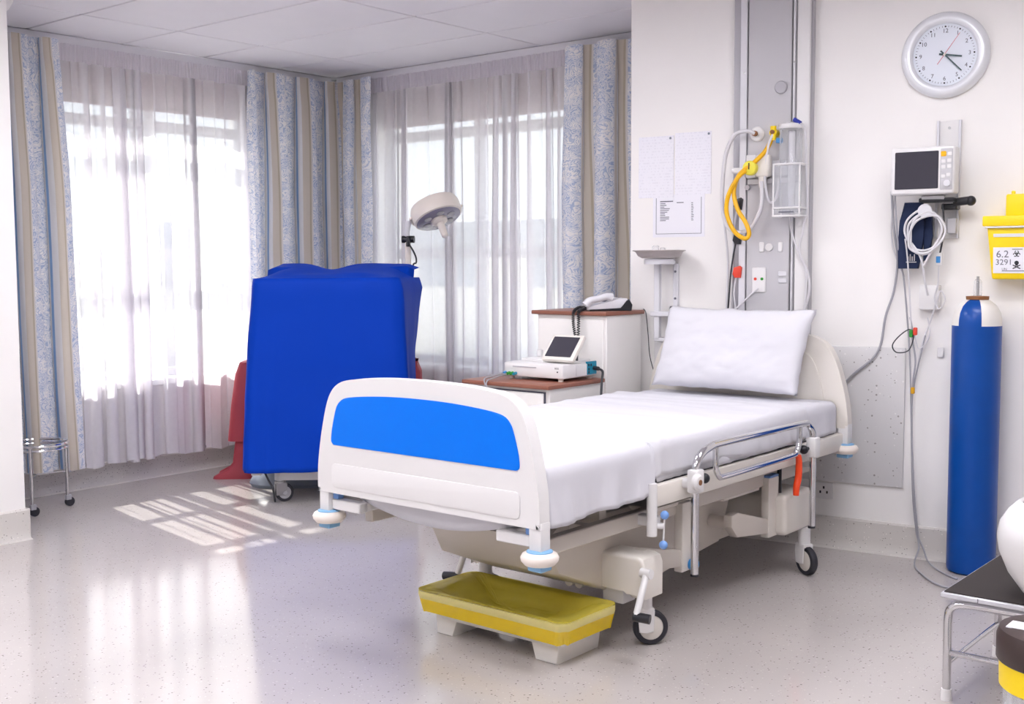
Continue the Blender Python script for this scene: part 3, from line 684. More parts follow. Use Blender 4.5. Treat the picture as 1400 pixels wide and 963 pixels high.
ln_.grid(lambda u, v: skirt(u, .36 + .64 * v), 120, 5, True); ln_.build('liner_skirt', 'yellow_film_thick', t, 'yellow liner folded over the rim', ang=180)
def sag(u, v):
    P = rrect(-2.90, -2.217, 2.95, 3.275, .042, 8); n = len(P); f = u * n; i = int(f) % n; k = f - int(f)
    x = P[i][0] * (1 - k) + P[(i + 1) % n][0] * k; y = P[i][1] * (1 - k) + P[(i + 1) % n][1] * k
    s = 1 - v; X = -2.558 + (x + 2.558) * s; Y = 3.11 + (y - 3.11) * s
    z = .172 - .060 * min(1, max(0, (v - .17)) * 2.4) + .020 * nz(X * 11, Y * 9, 2.) * max(0, min(1, v * 5 - .8)) + .012 * nz(X * 30, Y * 24, 5.) * max(0, min(1, v * 5 - .8)) + .002 * nz(u * 60, v * 5)
    if v < .05: z = .1705
    return (X, Y, z)
s2 = MB(); s2.grid(sag, 120, 14, True); s2.build('liner_film', 'yellow_film', t, 'crumpled clear yellow film over the opening', ang=180)
# ================================================================== blue covered trolley
TF = Matrix.Translation((-5.20, 4.03, 0)) @ Matrix.Rotation(R(42), 4, 'Z')     # x to the right along its front, y away from the viewer
tr = thing('covered_trolley', 'tall equipment trolley hidden under a royal blue dust cover', 'trolley', TF @ Vector((.45, .28, 0)), 42)
levels = [ # z, front-left x, front-right x, front y, back y, back-left x, back-right x
    (.20, -.075, .90, -.05, .58, -.03, .93), (.45, -.06, .88, -.04, .57, -.01, .90), (.84, -.035, .855, -.02, .56, .03, .895), (1.08, -.015, .84, -.005, .54, .055, .925), (1.215, -.005, .83, .0, .53, .07, .945), (1.27, .0, .815, .012, .52, .08, .925)]
def cover_ring(z):
    for a, b in zip(levels, levels[1:]):
        if z <= b[0]: break
    k = max(0, min(1, (z - a[0]) / (b[0] - a[0]))); return [p + (q - p) * k for p, q in zip(a, b)]
def cover(u, v):
    z = .20 + (1.27 - .20) * v; L = cover_ring(z)
    fl, fr_, bl_, br_ = Vector((L[1], L[3])), Vector((L[2], L[3] + .02)), Vector((L[5], L[4])), Vector((L[6], L[4] - .1))
    cs = [fl, fr_, br_, bl_]; seg = [.34, .18, .30, .18]; s = u; i = 0
    while i < 3 and s > seg[i]: s -= seg[i]; i += 1
    s = min(1, s / seg[i]); p = cs[i].lerp(cs[(i + 1) % 4], s)
    c = sum(cs, Vector((0, 0))) / 4; e = min(s, 1 - s)
    p = p + (c - p) * (.10 * max(0, .06 - e) / .06 * .5)       # soften corners
    d = (p - c).normalized(); low = 1 - v
    f = low * (.016 * nz(u * 16, v * 1.2, 3.) + .010 * nz(u * 34, v * 1.0, 8.)) + .006 * nz(u * 9, v * 5, 1.)
    if i == 0: f += .022 * math.exp(-((s - .17) / .03) ** 2) * (low * .8 + .15) + .008 * low * math.sin(s * 22)
    p = p + d * f
    zz = z + .010 * nz(u * 8, 2.) * low - (.012 * low if i == 0 and s < .5 else 0)
    if i == 0: zz += -.02 * low * (1 - abs(2 * s - 1)) * 0
    return Vector((p.x, p.y, zz))
cv = MB(TF); cv.grid(cover, 160, 36, True)
NR = 9
def ctop(u, v):
    p = cover(u, 1.0); c = Vector((.47, .28)); q = Vector((p.x, p.y)).lerp(c, v)
    back = max(0, min(1, (q.y - .02) / .42)); hump = .085 * back ** .8 + .018 * nz(q.x * 5, q.y * 5, 4.) * min(1, v * 3)
    hump -= .035 * math.exp(-((q.x - .40) / .10) ** 2) * back; hump *= min(1, v * 3.5 + (.75 if q.y > .3 else 0))
    return Vector((q.x, q.y, p.z + hump))
cv.grid(ctop, 160, NR, True); bmesh.ops.remove_doubles(cv.bm, verts=cv.bm.verts, dist=.0008)
cv.build('dust_cover', 'blue_cover', tr, 'royal blue fabric dust cover', ang=180, solid=.002)
MB(TF).box(.06, .78, .08, .40, .30, 1.20, .02).build('cabinet_core', 'cabinet_white', tr)
MB(TF).box(.12, .92, .06, .10, .125, .185, .004, 1).box(.12, .92, .48, .52, .125, .185, .004, 1).box(.10, .14, .06, .52, .125, .185, .004, 1).box(.89, .93, .06, .52, .125, .185, .004, 1).build('base_frame', 'white_metal', tr)
for x, y in ((.13, .08), (.91, .08), (.13, .50), (.91, .50)): MB(TF).cyl((x, y, .115), (x, y, .34), .021).build('upright', 'white_metal', tr)
def trolley_castor(x, y, a):
    M2 = TF @ Matrix.Translation((x, y, 0)) @ Matrix.Rotation(R(a), 4, 'Z')
    f = MB(M2).lathe([(.03, .108), (.032, .118), (.02, .122)], n=20).box(-.022, -.017, -.03, .034, .04, .112, .003, 1).box(.017, .022, -.03, .034, .04, .112, .003, 1).box(-.022, .022, -.03, .03, .104, .112, .002, 1).build('castor_fork', 'steel', tr)
    wl = MB(M2).lathe([(.035, -.012), (.049, -.0115), (.0525, -.006), (.0525, .006), (.049, .0115), (.035, .012), (.035, -.012)], (0, .022, .0525), 'X', 32, cap=False).build('castor_wheel', 'black_rubber', f)
    MB(M2).lathe([(.008, -.0235), (.012, -.0235), (.018, -.013), (.036, -.0125), (.036, .0125), (.018, .013), (.012, .0235), (.008, .0235)], (0, .022, .0525), 'X', 28).build('wheel_hub', 'grey_metal', wl)
trolley_castor(.13, .08, -65); trolley_castor(.91, .08, -50); trolley_castor(.13, .50, -60); trolley_castor(.91, .50, -70)
MB(TF).box(-.02, .04, .0, .04, .165, .195, .003, 1).build('socket_block', 'white_plastic', tr)
MB(TF).tube([(.05, .03, .18), (.075, .02, .13), (.10, .0, .09), (.105, .03, .01)], .006, 8, 4).build('power_lead', 'dark_cable', tr)
# grey moulded base showing behind it
gb = MB(TF); loft(gb, [(-.13, .40, .46, .86, .15, 0.0), (-.14, .41, .45, .87, .15, .02), (-.13, .40, .46, .86, .15, .04), (-.10, .37, .49, .83, .14, .11), (-.05, .32, .54, .78, .12, .135)])
gb.build('machine_base', 'grey_blue', tr, 'grey moulded base', ang=50)
# ================================================================== red draped chair behind
RF = Matrix.Translation((-5.85, 4.42, 0)) @ Matrix.Rotation(R(42), 4, 'Z')
rc = thing('red_chair', 'dark red covered chair standing in the corner behind the blue cover', 'chair', RF @ Vector((.55, .3, 0)), 42)
def loft2(mb, secs):
    rings = [[mb.bm.verts.new((a, b, z)) for a, b in rrect(x0, x1, y0, y1, r, 6)] for (x0, x1, y0, y1, r, z) in secs]
    for A, B in zip(rings, rings[1:]):
        n = len(A)
        for k in range(n): mb.bm.faces.new((A[k], A[(k + 1) % n], B[(k + 1) % n], B[k]))
    mb.bm.faces.new(rings[0][::-1]); mb.bm.faces.new(rings[-1]); return mb
bk = MB(RF); loft2(bk, [(-.09, 1.15, .24, .40, .06, .24), (-.05, 1.14, .24, .39, .06, .45), (-.02, 1.13, .25, .38, .06, .66), (.01, 1.10, .27, .37, .05, .735), (.06, 1.05, .29, .35, .03, .76)]); bk.build('backrest', 'red_cover', rc, ang=60)
for x0, x1 in ((-.09, .10), (1.0, 1.15)):
    ar = MB(RF); loft2(ar, [(x0, x1, .06, .36, .05, .24), (x0 + .02, x1 - .01, .07, .35, .05, .45), (x0 + .05, x1 - .02, .08, .34, .05, .66), (x0 + .08, x1 - .05, .10, .33, .03, .735)]); ar.build('armrest', 'red_cover', rc, ang=60)
st_ = MB(RF); loft2(st_, [(.09, 1.01, .05, .28, .05, .25), (.09, 1.01, .04, .28, .05, .38), (.12, .98, .05, .28, .04, .42)]); st_.build('seat', 'red_cover', rc, ang=60)
for x, y in ((.0, .12), (1.08, .12), (.0, .30), (1.08, .30)):
    lg = MB(RF); loft2(lg, [(x - .19, x + .07, y - .055, y + .055, .045, 0), (x - .185, x + .07, y - .055, y + .055, .045, .012), (x - .15, x + .065, y - .05, y + .05, .04, .032), (x - .10, x + .06, y - .045, y + .045, .035, .055), (x - .065, x + .05, y - .035, y + .035, .03, .10), (x - .045, x + .045, y - .03, y + .03, .025, .25)]); lg.build('leg', 'red_cover', rc, ang=60)
# ================================================================== examination lamp
lf = Vector((-5.014, 5.086, 0))
lp = thing('examination_lamp', 'cream examination lamp on a stand rising behind the blue cover', 'lamp', lf)
MB().lathe([(.06, 0), (.06, .03), (.045, .05), (.02, .06)], lf, n=32).build('lamp_base', 'lamp_cream', lp)
MB().cyl(lf + Vector((0, 0, .05)), lf + Vector((0, 0, 1.50)), .018).build('pole', 'lamp_cream', lp)
hc = Vector((-4.896, 5.212, 1.672)); ax = Vector((.477, -.06, -.85)).normalized()
q = (-ax).to_track_quat('Z', 'Y').to_matrix().to_4x4(); LM = Matrix.Translation(hc) @ q @ Matrix.Scale(1.1, 4)
hd = MB(LM); hd.lathe([(.128, -.05), (.137, -.045), (.142, -.02), (.142, .02), (.134, .042), (.10, .056), (.05, .064), (.01, .066)], n=48); hd = hd.build('lamp_head', 'lamp_cream', lp, ang=35)
MB(LM).lathe([(.01, -.054), (.122, -.054), (.128, -.05)], n=48, cap=True).build('lens', 'lens_grey' if 'lens_grey' in MATS else pm('lens_grey', '8f8aa0', .12), hd, 'grey glass lens')
MB(LM).lathe([(.046, -.052), (.045, -.072), (.036, -.078), (.022, -.08), (.018, -.16), (.012, -.166)], n=28).build('sterile_handle', 'lamp_cream', hd)
for k in range(6):
    a = k * 1.047; MB(LM).lathe([(.02, -.0545), (.022, -.058), (.012, -.06)], (.078 * math.cos(a), .078 * math.sin(a), 0), n=14).build('bulb_ring', 'grey_metal', hd)
MB().tube([lf + Vector((0, 0, 1.47)), lf + Vector((.0, .0, 1.505)), lf + Vector((-.01, .0, 1.54)), hc + Vector((-.125, -.11, -.06))], .018, 10, 4).build('arm', 'grey_edge', lp)
yk = MB(LM); yk.tube([(.15 * math.cos(a), .15 * math.sin(a), -.005) for a in [R(150 + k * 12) for k in range(16)]], .008, 8, 2).build('yoke', 'lamp_cream', lp)
MB().cyl(lf + Vector((-.03, -.02, 1.50)), lf + Vector((.035, .02, 1.50)), .022).box(lf.x + .01, lf.x + .035, lf.y - .03, lf.y - .012, 1.455, 1.52, .004, 1).build('clamp', 'black_plastic', lp)
MB().tube([lf + Vector((.01, -.02, 1.49)), lf + Vector((.04, .01, 1.42)), lf + Vector((.05, .02, 1.36)), lf + Vector((.03, .0, 1.27)), lf + Vector((.03, .0, .6))], .0055, 8, 5).build('lamp_cable', 'dark_cable', lp)
# ================================================================== bedside cabinets
cb = thing('tall_cabinet', 'tall white cabinet with brown top by the wall edge', 'cabinet', (-3.455, 4.82, 0))
MB().box(-3.67, -3.24, 4.665, 4.975, .0, 1.09, .003, 1).build('cabinet_body', 'cabinet_white', cb)
MB().box(-3.695, -3.225, 4.64, 4.985, 1.09, 1.11, .005).build('cabinet_top', 'wood_top', cb)
dr = MB().box(-3.655, -3.255, 4.652, 4.667, .62, 1.07, .003, 1).build('cabinet_door', 'cabinet_white', cb)
lb = thing('low_cabinet', 'low white bedside cabinet with brown top and drawer beside the bed', 'cabinet', (-3.5, 4.42, 0))
MB().box(-3.745, -3.25, 4.215, 4.64, .0, .765, .003, 1).build('cabinet_body', 'cabinet_white', lb)
MB().box(-3.77, -3.232, 4.185, 4.642, .765, .785, .005).build('cabinet_top', 'wood_top', lb)
MB().box(-3.725, -3.27, 4.208, 4.216, .595, .752).build('drawer_gap', 'dark_gap', lb)
d_ = MB().box(-3.718, -3.277, 4.20, 4.212, .60, .745, .003, 1).build('drawer', 'cabinet_white', lb)
MB().tube([(-3.56, 4.20, .735), (-3.555, 4.175, .735), (-3.49, 4.175, .735), (-3.485, 4.20, .735)], .005, 8, 3).build('handle', 'grey_metal', d_)
MB().box(-3.725, -3.27, 4.205, 4.217, .05, .585, .003, 1).build('cabinet_door', 'cabinet_white', lb)
# ECG recorder
eg = thing('ecg_recorder', 'white heart trace recorder with tilted dark screen on the low cabinet', 'medical device', (-3.45, 4.48, .785))
MB().box(-3.63, -3.27, 4.345, 4.625, .800, .868, .008).build('device_body', 'white_metal', eg)
MB().box(-3.60, -3.29, 4.44, 4.60, .866, .882, .006).build('raised_lid', 'white_plastic', eg)
for x in (-3.60, -3.30):
    for y in (4.37, 4.60): MB().cyl((x, y, .785), (x, y, .802), .013).build('foot', 'cream_plastic', eg)
SM = Matrix.Translation((-3.345, 4.40, .882)) @ Matrix.Rotation(R(-42), 4, 'X')
sc_ = MB(SM).box(-.095, .095, -.008, .014, 0, .155, .006).build('display', 'cream_plastic', eg)
MB(SM).box(-.08, .075, -.0105, -.007, .018, .14, .002, 1).build('screen', 'screen_glass', sc_)
MB().box(-3.40, -3.29, 4.48, 4.50, .875, .97, .004, 1).build('display_strut', 'dark_cable', eg)
MB().box(-3.575, -3.43, 4.343, 4.347, .846, .851).build('paper_slot', 'grey_metal', eg)
MB().box(-3.269, -3.266, 4.45, 4.60, .806, .862, .001, 1).build('side_sticker', 'white_plastic', eg)
tp = MB().box(-3.275, -3.264, 4.535, 4.615, .808, .872, .002, 1).build('socket_panel', 'teal_panel', eg, 'teal socket panel')
for y, z in ((4.548, .855), (4.548, .835), (4.566, .855), (4.548, .82)): MB().box(-3.2645, -3.262, y - .004, y + .004, z - .006, z + .006).build('socket_hole', 'black_plastic', tp)
text('ECG', .012, Matrix.Translation((-3.305, 4.344, .850)) @ Matrix.Rotation(R(90), 4, 'X'), 'ink_dark', eg)
MB().box(-3.304, -3.298, 4.343, 4.3455, .83, .836).build('power_mark', 'ink_dark', eg)
for k, (x, mt) in enumerate(((-3.62, 'knob_blue'), (-3.595, 'green_plastic'), (-3.575, 'green_plastic'), (-3.555, 'teal_panel'))):
    MB().cyl((x, 4.325, .812), (x, 4.346, .815), .0075).build('lead_plug', mt, eg)
cbl = MB().tube([(-3.62, 4.325, .812), (-3.635, 4.25, .80), (-3.63, 4.20, .796), (-3.615, 4.178, .78), (-3.585, 4.172, .735), (-3.56, 4.17, .70)], .0035, 6, 6).tube([(-3.60, 4.325, .812), (-3.605, 4.24, .797), (-3.60, 4.178, .785), (-3.585, 4.165, .74), (-3.55, 4.162, .715)], .003, 6, 6).tube([(-3.63, 4.33, .812), (-3.68, 4.31, .80), (-3.73, 4.33, .79), (-3.70, 4.42, .79), (-3.66, 4.46, .79)], .003, 6, 6).build('lead_cables', 'grey_cable', eg)
MB().cyl((-3.264, 4.59, .838), (-3.235, 4.59, .836), .010).tube([(-3.24, 4.59, .836), (-3.205, 4.58, .825), (-3.195, 4.56, .78), (-3.185, 4.54, .72), (-3.18, 4.53, .62)], .006, 8, 6).build('mains_lead', 'dark_cable', eg)
MB().lathe([(.014, .882), (.016, .884), (.016, .915), (.010, .918)], (-3.575, 4.56, 0), n=20).build('paste_cap', 'white_plastic', eg)
# telephone
PF = Matrix.Translation((-3.345, 4.80, 1.11)) @ Matrix.Rotation(R(52), 4, 'Z')      # x to the right in the picture, y away
ph_ = thing('telephone', 'pale grey desk telephone on top of the tall cabinet', 'telephone', (-3.345, 4.80, 1.11), 52)
MB(PF).prism([(-.105, .006), (.06, .006), (.115, .012), (.118, .03), (.095, .062), (.07, .064), (-.02, .042), (-.11, .024)], -.07, .08, 'XZ', .005).build('phone_body', 'grey_edge', ph_)
MB(PF).prism([(-.10, 0), (.118, 0), (.122, .03), (.105, .058), (.09, .05), (.06, .012), (-.10, .008)], -.074, .084, 'XZ', .003, 1).build('phone_base', 'black_plastic', ph_)
MB(PF).tube([(-.115, -.055, .030), (-.095, -.058, .052), (-.05, -.06, .062), (-.01, -.06, .072), (.015, -.055, .066)], lambda t: .017 + .007 * (2 * t - 1) ** 2, 12, 6).build('handset', 'grey_edge', ph_)
for i in range(3):
    for j in range(4):
        x = -.005 + i * .017; y = -.015 + j * .018; z = .0465 + x * .25 + .003; MB(PF).box(x - .006, x + .006, y - .006, y + .006, z - .004, z + .003, .001, 1).build('key', 'ink', ph_)
# coiled cord hanging over the cabinet front
def helix(path, rad, turns, r):
    P = cr_path(path, 40); n = len(P); out = []; up = None
    for i in range(n):
        tt = (P[min(i + 1, n - 1)] - P[max(i - 1, 0)]).normalized()
        if up is None: up = tt.orthogonal().normalized()
        up = (up - tt * up.dot(tt)).normalized(); sd_ = tt.cross(up); a = 2 * math.pi * turns * i / n
        out.append(P[i] + (up * math.cos(a) + sd_ * math.sin(a)) * rad)
    return MB().tube(out, r, 5, 0)
helix([(-3.40, 4.74, 1.128), (-3.405, 4.66, 1.128), (-3.41, 4.622, 1.105), (-3.408, 4.618, 1.05), (-3.395, 4.616, .99), (-3.38, 4.612, .955), (-3.375, 4.612, .99), (-3.375, 4.616, 1.06), (-3.378, 4.622, 1.11), (-3.385, 4.68, 1.122), (-3.40, 4.75, 1.135)], .0065, 60, .0027).build('coiled_cord', 'black_plastic', ph_)
MB().tube([(-3.235, 4.985, 1.115), (-3.222, 4.99, 1.09), (-3.205, 4.985, .98), (-3.19, 4.98, .87), (-3.16, 4.99, .76)], .0022, 6, 6).build('phone_line', 'dark_cable', ph_)
# ================================================================== HEAD WALL FITTINGS (frame WF: u along wall, -y out, z)
def wt(name, label, cat, u, z, group=None):
    p = hw(u, 0, z); return thing(name, label, cat, p, HA, group)
def W(): return MB(WF)
# wall guard panel
tag(W().box(-.87, .378, -.014, .0, .312, .958, .006).build('wall_guard_panel', 'wall_guard'), 'grey speckled protection panel on the wall behind the headboard', 'wall panel')
# service trunking
tk = wt('service_trunking', 'tall grey medical service trunking rising above the bed', 'service panel', -.25, .96)
W().box(-.446, -.062, -.035, 0, .96, CZ - .002, .002, 1).build('back_channel', 'grey_metal', tk)
W().box(-.365, -.155, -.060, -.035, .97, CZ - .003, .003, 1).build('front_panel', 'grey_panel', tk)
for a_, b_ in ((-.405, -.372), (-.148, -.138)): W().box(a_, b_, -.060, -.035, .97, CZ - .003, .002, 1).build('edge_strip', 'grey_edge', tk)
W().box(-.134, -.070, -.050, -.035, .965, CZ - .003, .004, 1).build('white_channel', 'white_plastic', tk)
W().lathe([(.03, 0), (.03, .008), (.026, .012), (.005, .013)], (-.203, -.060, 2.167), 'Y', 24).build('disc_cover', 'grey_metal', tk)
for u, z in ((-.385, 2.25), (-.143, 2.28), (-.385, 1.06), (-.143, 1.06)): W().cyl((u, -.059, z), (u, -.062, z), .005, n=10).build('screw', 'steel', tk)
for u, w_, mt in ((-.288, .012, 'white_plastic'), (-.197, .011, 'white_plastic')): W().box(u - w_, u + w_, -.068, -.060, 1.398, 1.445, .003, 1).build('switch', mt, tk)
W().cyl((-.25, -.060, 1.421), (-.25, -.072, 1.421), .018).build('call_button', 'white_plastic', tk)
ot = W().box(-.335, -.265, -.068, -.060, 1.205, 1.325, .004, 1).build('gas_outlet', 'white_plastic', tk)
W().cyl((-.316, -.068, 1.27), (-.316, -.071, 1.27), .007).build('outlet_dot', 'red_plastic', ot); W().cyl((-.283, -.068, 1.27), (-.283, -.071, 1.27), .007).build('outlet_dot', 'green_plastic', ot)
for z in (1.295, 1.262): W().box(-.205, -.165, -.066, -.060, z - .012, z + .012, .003, 1).build('small_switch', 'grey_edge', tk)
# papers
def paper(u0, u1, z0, z1, mat, label, d=.003, rot=0):
    o = W().box(u0, u1, -d, -d + .0012, z0, z1).build('paper_sheet', mat); tag(o, label, 'paper', 'notices on the wall'); return o
paper(-.965, -.772, 1.678, 1.985, 'paper_faint', 'faint printed notice sheet, left one of the upper pair'); p2 = paper(-.765, -.572, 1.688, 1.995, 'paper_faint', 'faint printed notice sheet, right one of the upper pair')
p3 = paper(-.885, -.605, 1.478, 1.690, 'paper', 'landscape list sheet with a thin black frame below two notices', .0015)
def onp(u0, u1, z0, z1, mat, name, d=.0026): return W().box(u0, u1, -d, -.0015, z0, z1).build(name, mat, p3)
for a in ((-.868, -.866, 1.494, 1.675), (-.624, -.622, 1.494, 1.675), (-.868, -.622, 1.494, 1.496)): onp(*a, 'ink', 'frame_line')
onp(-.845, -.775, 1.655, 1.660, 'ink', 'print_line'); onp(-.755, -.718, 1.648, 1.652, 'ink', 'print_line')
rnd = random.Random(4)
for k in range(11):
    z = 1.645 - k * .0085; onp(-.845, -.845 + rnd.uniform(.02, .055), z, z + .0035, 'ink', 'print_line'); onp(-.676, -.676 + rnd.uniform(.008, .013), z, z + .0035, 'ink', 'print_line')
for u, z in ((-.79, 1.972), (-.585, 1.982)): tag(W().sph((u, -.006, z), .006, 10, (1, .6, 1)).build('push_pin', 'grey_blue'), 'small grey push pin at the top of the %s notice' % ('left' if u < -.7 else 'right'), 'push pin')
# dish stand on the wall
ds = wt('dish_stand', 'grey wall bracket holding a shallow dish above the pillow', 'wall bracket', -.79, .955)
W().box(-.845, -.815, -.075, -.045, .96, 1.345, .003, 1).build('post', 'grey_edge', ds); pr = W().box(-.765, -.738, -.020, 0, .96, 1.345, .003, 1).build('wall_rail', 'grey_edge', ds)
for z in (1.305, 1.17, 1.035): W().cyl((-.752, -.020, z), (-.752, -.023, z), .006, n=12).build('rail_hole', 'ink', pr)
W().box(-.862, -.735, -.085, -.02, 1.08, 1.105, .004, 1).build('cross_bar', 'grey_edge', ds); W().box(-.845, -.738, -.075, 0, .955, .972, .003, 1).build('lower_bracket', 'grey_edge', ds)
W().lathe([(.073, 0), (.075, .003), (.075, .026), (.06, .028)], (-.788, -.135, 1.342), n=32).box(-.83, -.75, -.135, -.02, 1.345, 1.362, .003, 1).build('dish_ring', 'grey_edge', ds)
tag(W().lathe([(.03, .0), (.085, .001), (.105, .012), (.118, .033), (.132, .038), (.130, .041), (.114, .037), (.098, .014), (.08, .005), (.02, .004)], (-.788, -.137, 1.371), n=40, cap=True).build('shallow_dish', 'grey_dish'), 'shallow grey dish resting on the wall bracket', 'dish')
tag(W().lathe([(.012, 1.376), (.018, 1.378), (.018, 1.43), (.012, 1.435)], (-.81, -.13, 0), n=16).build('glass_vial', 'clear_plastic'), 'taller clear glass vial standing in the shallow dish', 'vial', 'vials in the dish')
tag(W().lathe([(.012, 1.376), (.014, 1.378), (.014, 1.422), (.010, 1.424)], (-.775, -.125, 0), n=16).build('glass_vial', 'clear_plastic'), 'shorter clear glass vial standing in the shallow dish', 'vial', 'vials in the dish')
# oxygen outlet and white hose
D = .066
ho = wt('suction_hose', 'white rubber hose looping from the upper wall outlet to the regulator', 'hose', -.316, 1.50)
W().lathe([(.034, 0), (.036, .006), (.030, .012), (.014, .013), (.013, .03), (.006, .031)], (-.316, -.060, 1.957), 'Y', 24).build('outlet_rosette', 'white_plastic', ho); W().cyl((-.316, -.08, 1.957), (-.316, -.105, 1.957), .013).build('probe_nut', 'brown_collar', ho)
W().tube([(-.316, -.10, 1.957), (-.35, -.115, 1.968), (-.41, -.11, 1.955), (-.455, -.10, 1.88), (-.475, -.095, 1.75), (-.478, -.09, 1.62), (-.455, -.09, 1.53), (-.405, -.10, 1.495), (-.345, -.11, 1.50), (-.295, -.115, 1.56), (-.272, -.115, 1.63), (-.275, -.115, 1.73)], .0095, 10, 7).build('hose', 'white_cable', ho)
W().tube([(-.475, -.085, 1.60), (-.47, -.07, 1.50), (-.462, -.05, 1.35), (-.468, -.045, 1.15), (-.475, -.03, 1.0)], .006, 8, 6).build('drop_line', 'white_cable', ho)
# equipment rail and regulator
rg = wt('oxygen_regulator', 'cream oxygen flow regulator with yellow gauge on the trunking rail', 'regulator', -.28, 1.70)
W().box(-.36, -.11, -.075, -.066, 1.72, 1.745, .002, 1).box(-.375, -.12, -.072, -.060, 1.755, 1.83, .003, 1).build('rail_plate', 'grey_panel', rg)
W().box(-.365, -.365 + .05, -.080, -.072, 1.75, 1.86, .003, 1).build('outlet_plate', 'grey_edge', rg); W().cyl((-.355, -.07, 1.705), (-.355, -.09, 1.705), .012).build('rail_knob', 'grey_metal', rg)
W().box(-.305, -.235, -.125, -.075, 1.75, 1.855, .012, 3).build('regulator_body', 'cream_plastic', rg); W().cyl((-.275, -.10, 1.70), (-.275, -.10, 1.76), .016, .02).build('outlet_nozzle', 'cream_plastic', rg)
gg = W().lathe([(.028, 0), (.034, .004), (.034, .03), (.030, .034), (.005, .035)], (-.322, -.12, 1.792), 'Y', 28).build('gauge', 'yellow_gauge', rg, 'round yellow gauge')
W().box(-.325, -.320, -.157, -.155, 1.785, 1.815, M=None).build('needle', 'ink_dark', gg)
W().box(-.42, -.36, -.10, -.07, 1.775, 1.80, .004, 1).cyl((-.43, -.085, 1.788), (-.40, -.085, 1.788), .013).box(-.408, -.385, -.055, -.035, 1.76, 1.90, .004, 1).build('flow_meter', 'white_plastic', rg)
yh = wt('yellow_tubing', 'coiled bright yellow tubing hanging from the oxygen regulator', 'tubing', -.36, 1.47)
W().tube([(-.335, -.165, 1.78), (-.375, -.175, 1.74), (-.415, -.18, 1.66), (-.42, -.18, 1.58), (-.385, -.18, 1.50), (-.335, -.18, 1.462), (-.31, -.178, 1.478), (-.325, -.175, 1.53), (-.37, -.17, 1.60), (-.392, -.165, 1.68), (-.375, -.16, 1.75), (-.345, -.15, 1.785), (-.30, -.14, 1.82), (-.255, -.12, 1.87), (-.235, -.10, 1.92)], .0105, 12, 7).build('tube', 'yellow_hose', yh)
W().cyl((-.225, -.062, 1.955), (-.225, -.105, 1.955), .018).cyl((-.225, -.10, 1.92), (-.225, -.10, 1.985), .014).build('connector', 'yellow_plastic', yh); W().cyl((-.225, -.105, 1.957), (-.225, -.118, 1.957), .010).build('connector_nut', 'brown_collar', yh)
W().box(-.21, -.18, -.11, -.09, 1.905, 1.928, .003, 1).build('blue_tag', 'knob_blue', yh)
# suction jar
jr = wt('suction_jar', 'tall clear plastic suction jar in a holder on the trunking', 'jar', -.135, 1.55)
W().lathe([(.045, 1.58), (.05, 1.585), (.052, 1.97), (.048, 1.975)], (-.135, -.115, 0), n=28).build('jar_body', 'clear_plastic', jr)
W().lathe([(.054, 1.965), (.058, 1.97), (.058, 1.985), (.02, 1.995)], (-.135, -.115, 0), n=28).build('jar_lid', 'white_plastic', jr)
W().lathe([(.015, 1.60), (.016, 1.61), (.016, 1.95), (.012, 1.955)], (-.130, -.115, 0), n=16).build('inner_tube', 'white_cable', jr)
hl_ = W()
for z in (1.80, 1.60, 1.563): hl_.tube([(a, b, z) for a, b in rrect(-.20, -.07, -.175, -.055, .012, 3)], .005, 6, 0, True)
for u, y in ((-.197, -.172), (-.073, -.172), (-.197, -.06), (-.073, -.06)): hl_.tube([(u, y, 1.563), (u, y, 1.80)], .0045, 6, 0)
hl_.build('jar_holder', 'white_plastic', jr); W().box(-.196, -.074, -.171, -.060, 1.561, 1.568).build('holder_floor', 'clear_plastic', jr)
W().box(-.196, -.074, -.1725, -.1705, 1.57, 1.80).build('holder_front', 'clear_plastic', jr); W().box(-.17, -.10, -.1735, -.1725, 1.578, 1.584).build('printed_line', 'ink', jr)
W().tube([(-.125, -.115, 1.985), (-.115, -.13, 2.005), (-.095, -.135, 2.0)], .007, 8, 5).build('inlet_elbow', 'white_cable', jr); W().cyl((-.115, -.135, 2.005), (-.083, -.14, 1.985), .010).build('blue_tip', pm('tip_blue', '2434a8', .4), jr)
W().tube([(-.085, -.14, 1.985), (-.066, -.12, 1.95), (-.066, -.10, 1.80), (-.064, -.08, 1.62), (-.085, -.075, 1.50), (-.10, -.075, 1.40), (-.06, -.07, 1.30), (-.055, -.065, 1.20), (-.09, -.065, 1.08), (-.12, -.065, 1.0)], .0055, 8, 7).build('drain_tube', 'white_cable', jr)
W().tube([(-.14, -.10, 1.56), (-.135, -.08, 1.48), (-.10, -.07, 1.38), (-.07, -.07, 1.30), (-.075, -.065, 1.15), (-.11, -.065, 1.0)], .005, 8, 7).build('lower_tube', 'white_cable', jr)
W().tube([(-.225, -.11, 1.945), (-.245, -.12, 1.88), (-.258, -.115, 1.75), (-.25, -.10, 1.66), (-.235, -.09, 1.63), (-.21, -.085, 1.66), (-.20, -.085, 1.74)], .0065, 8, 7).build('clear_tube', 'white_cable', jr)
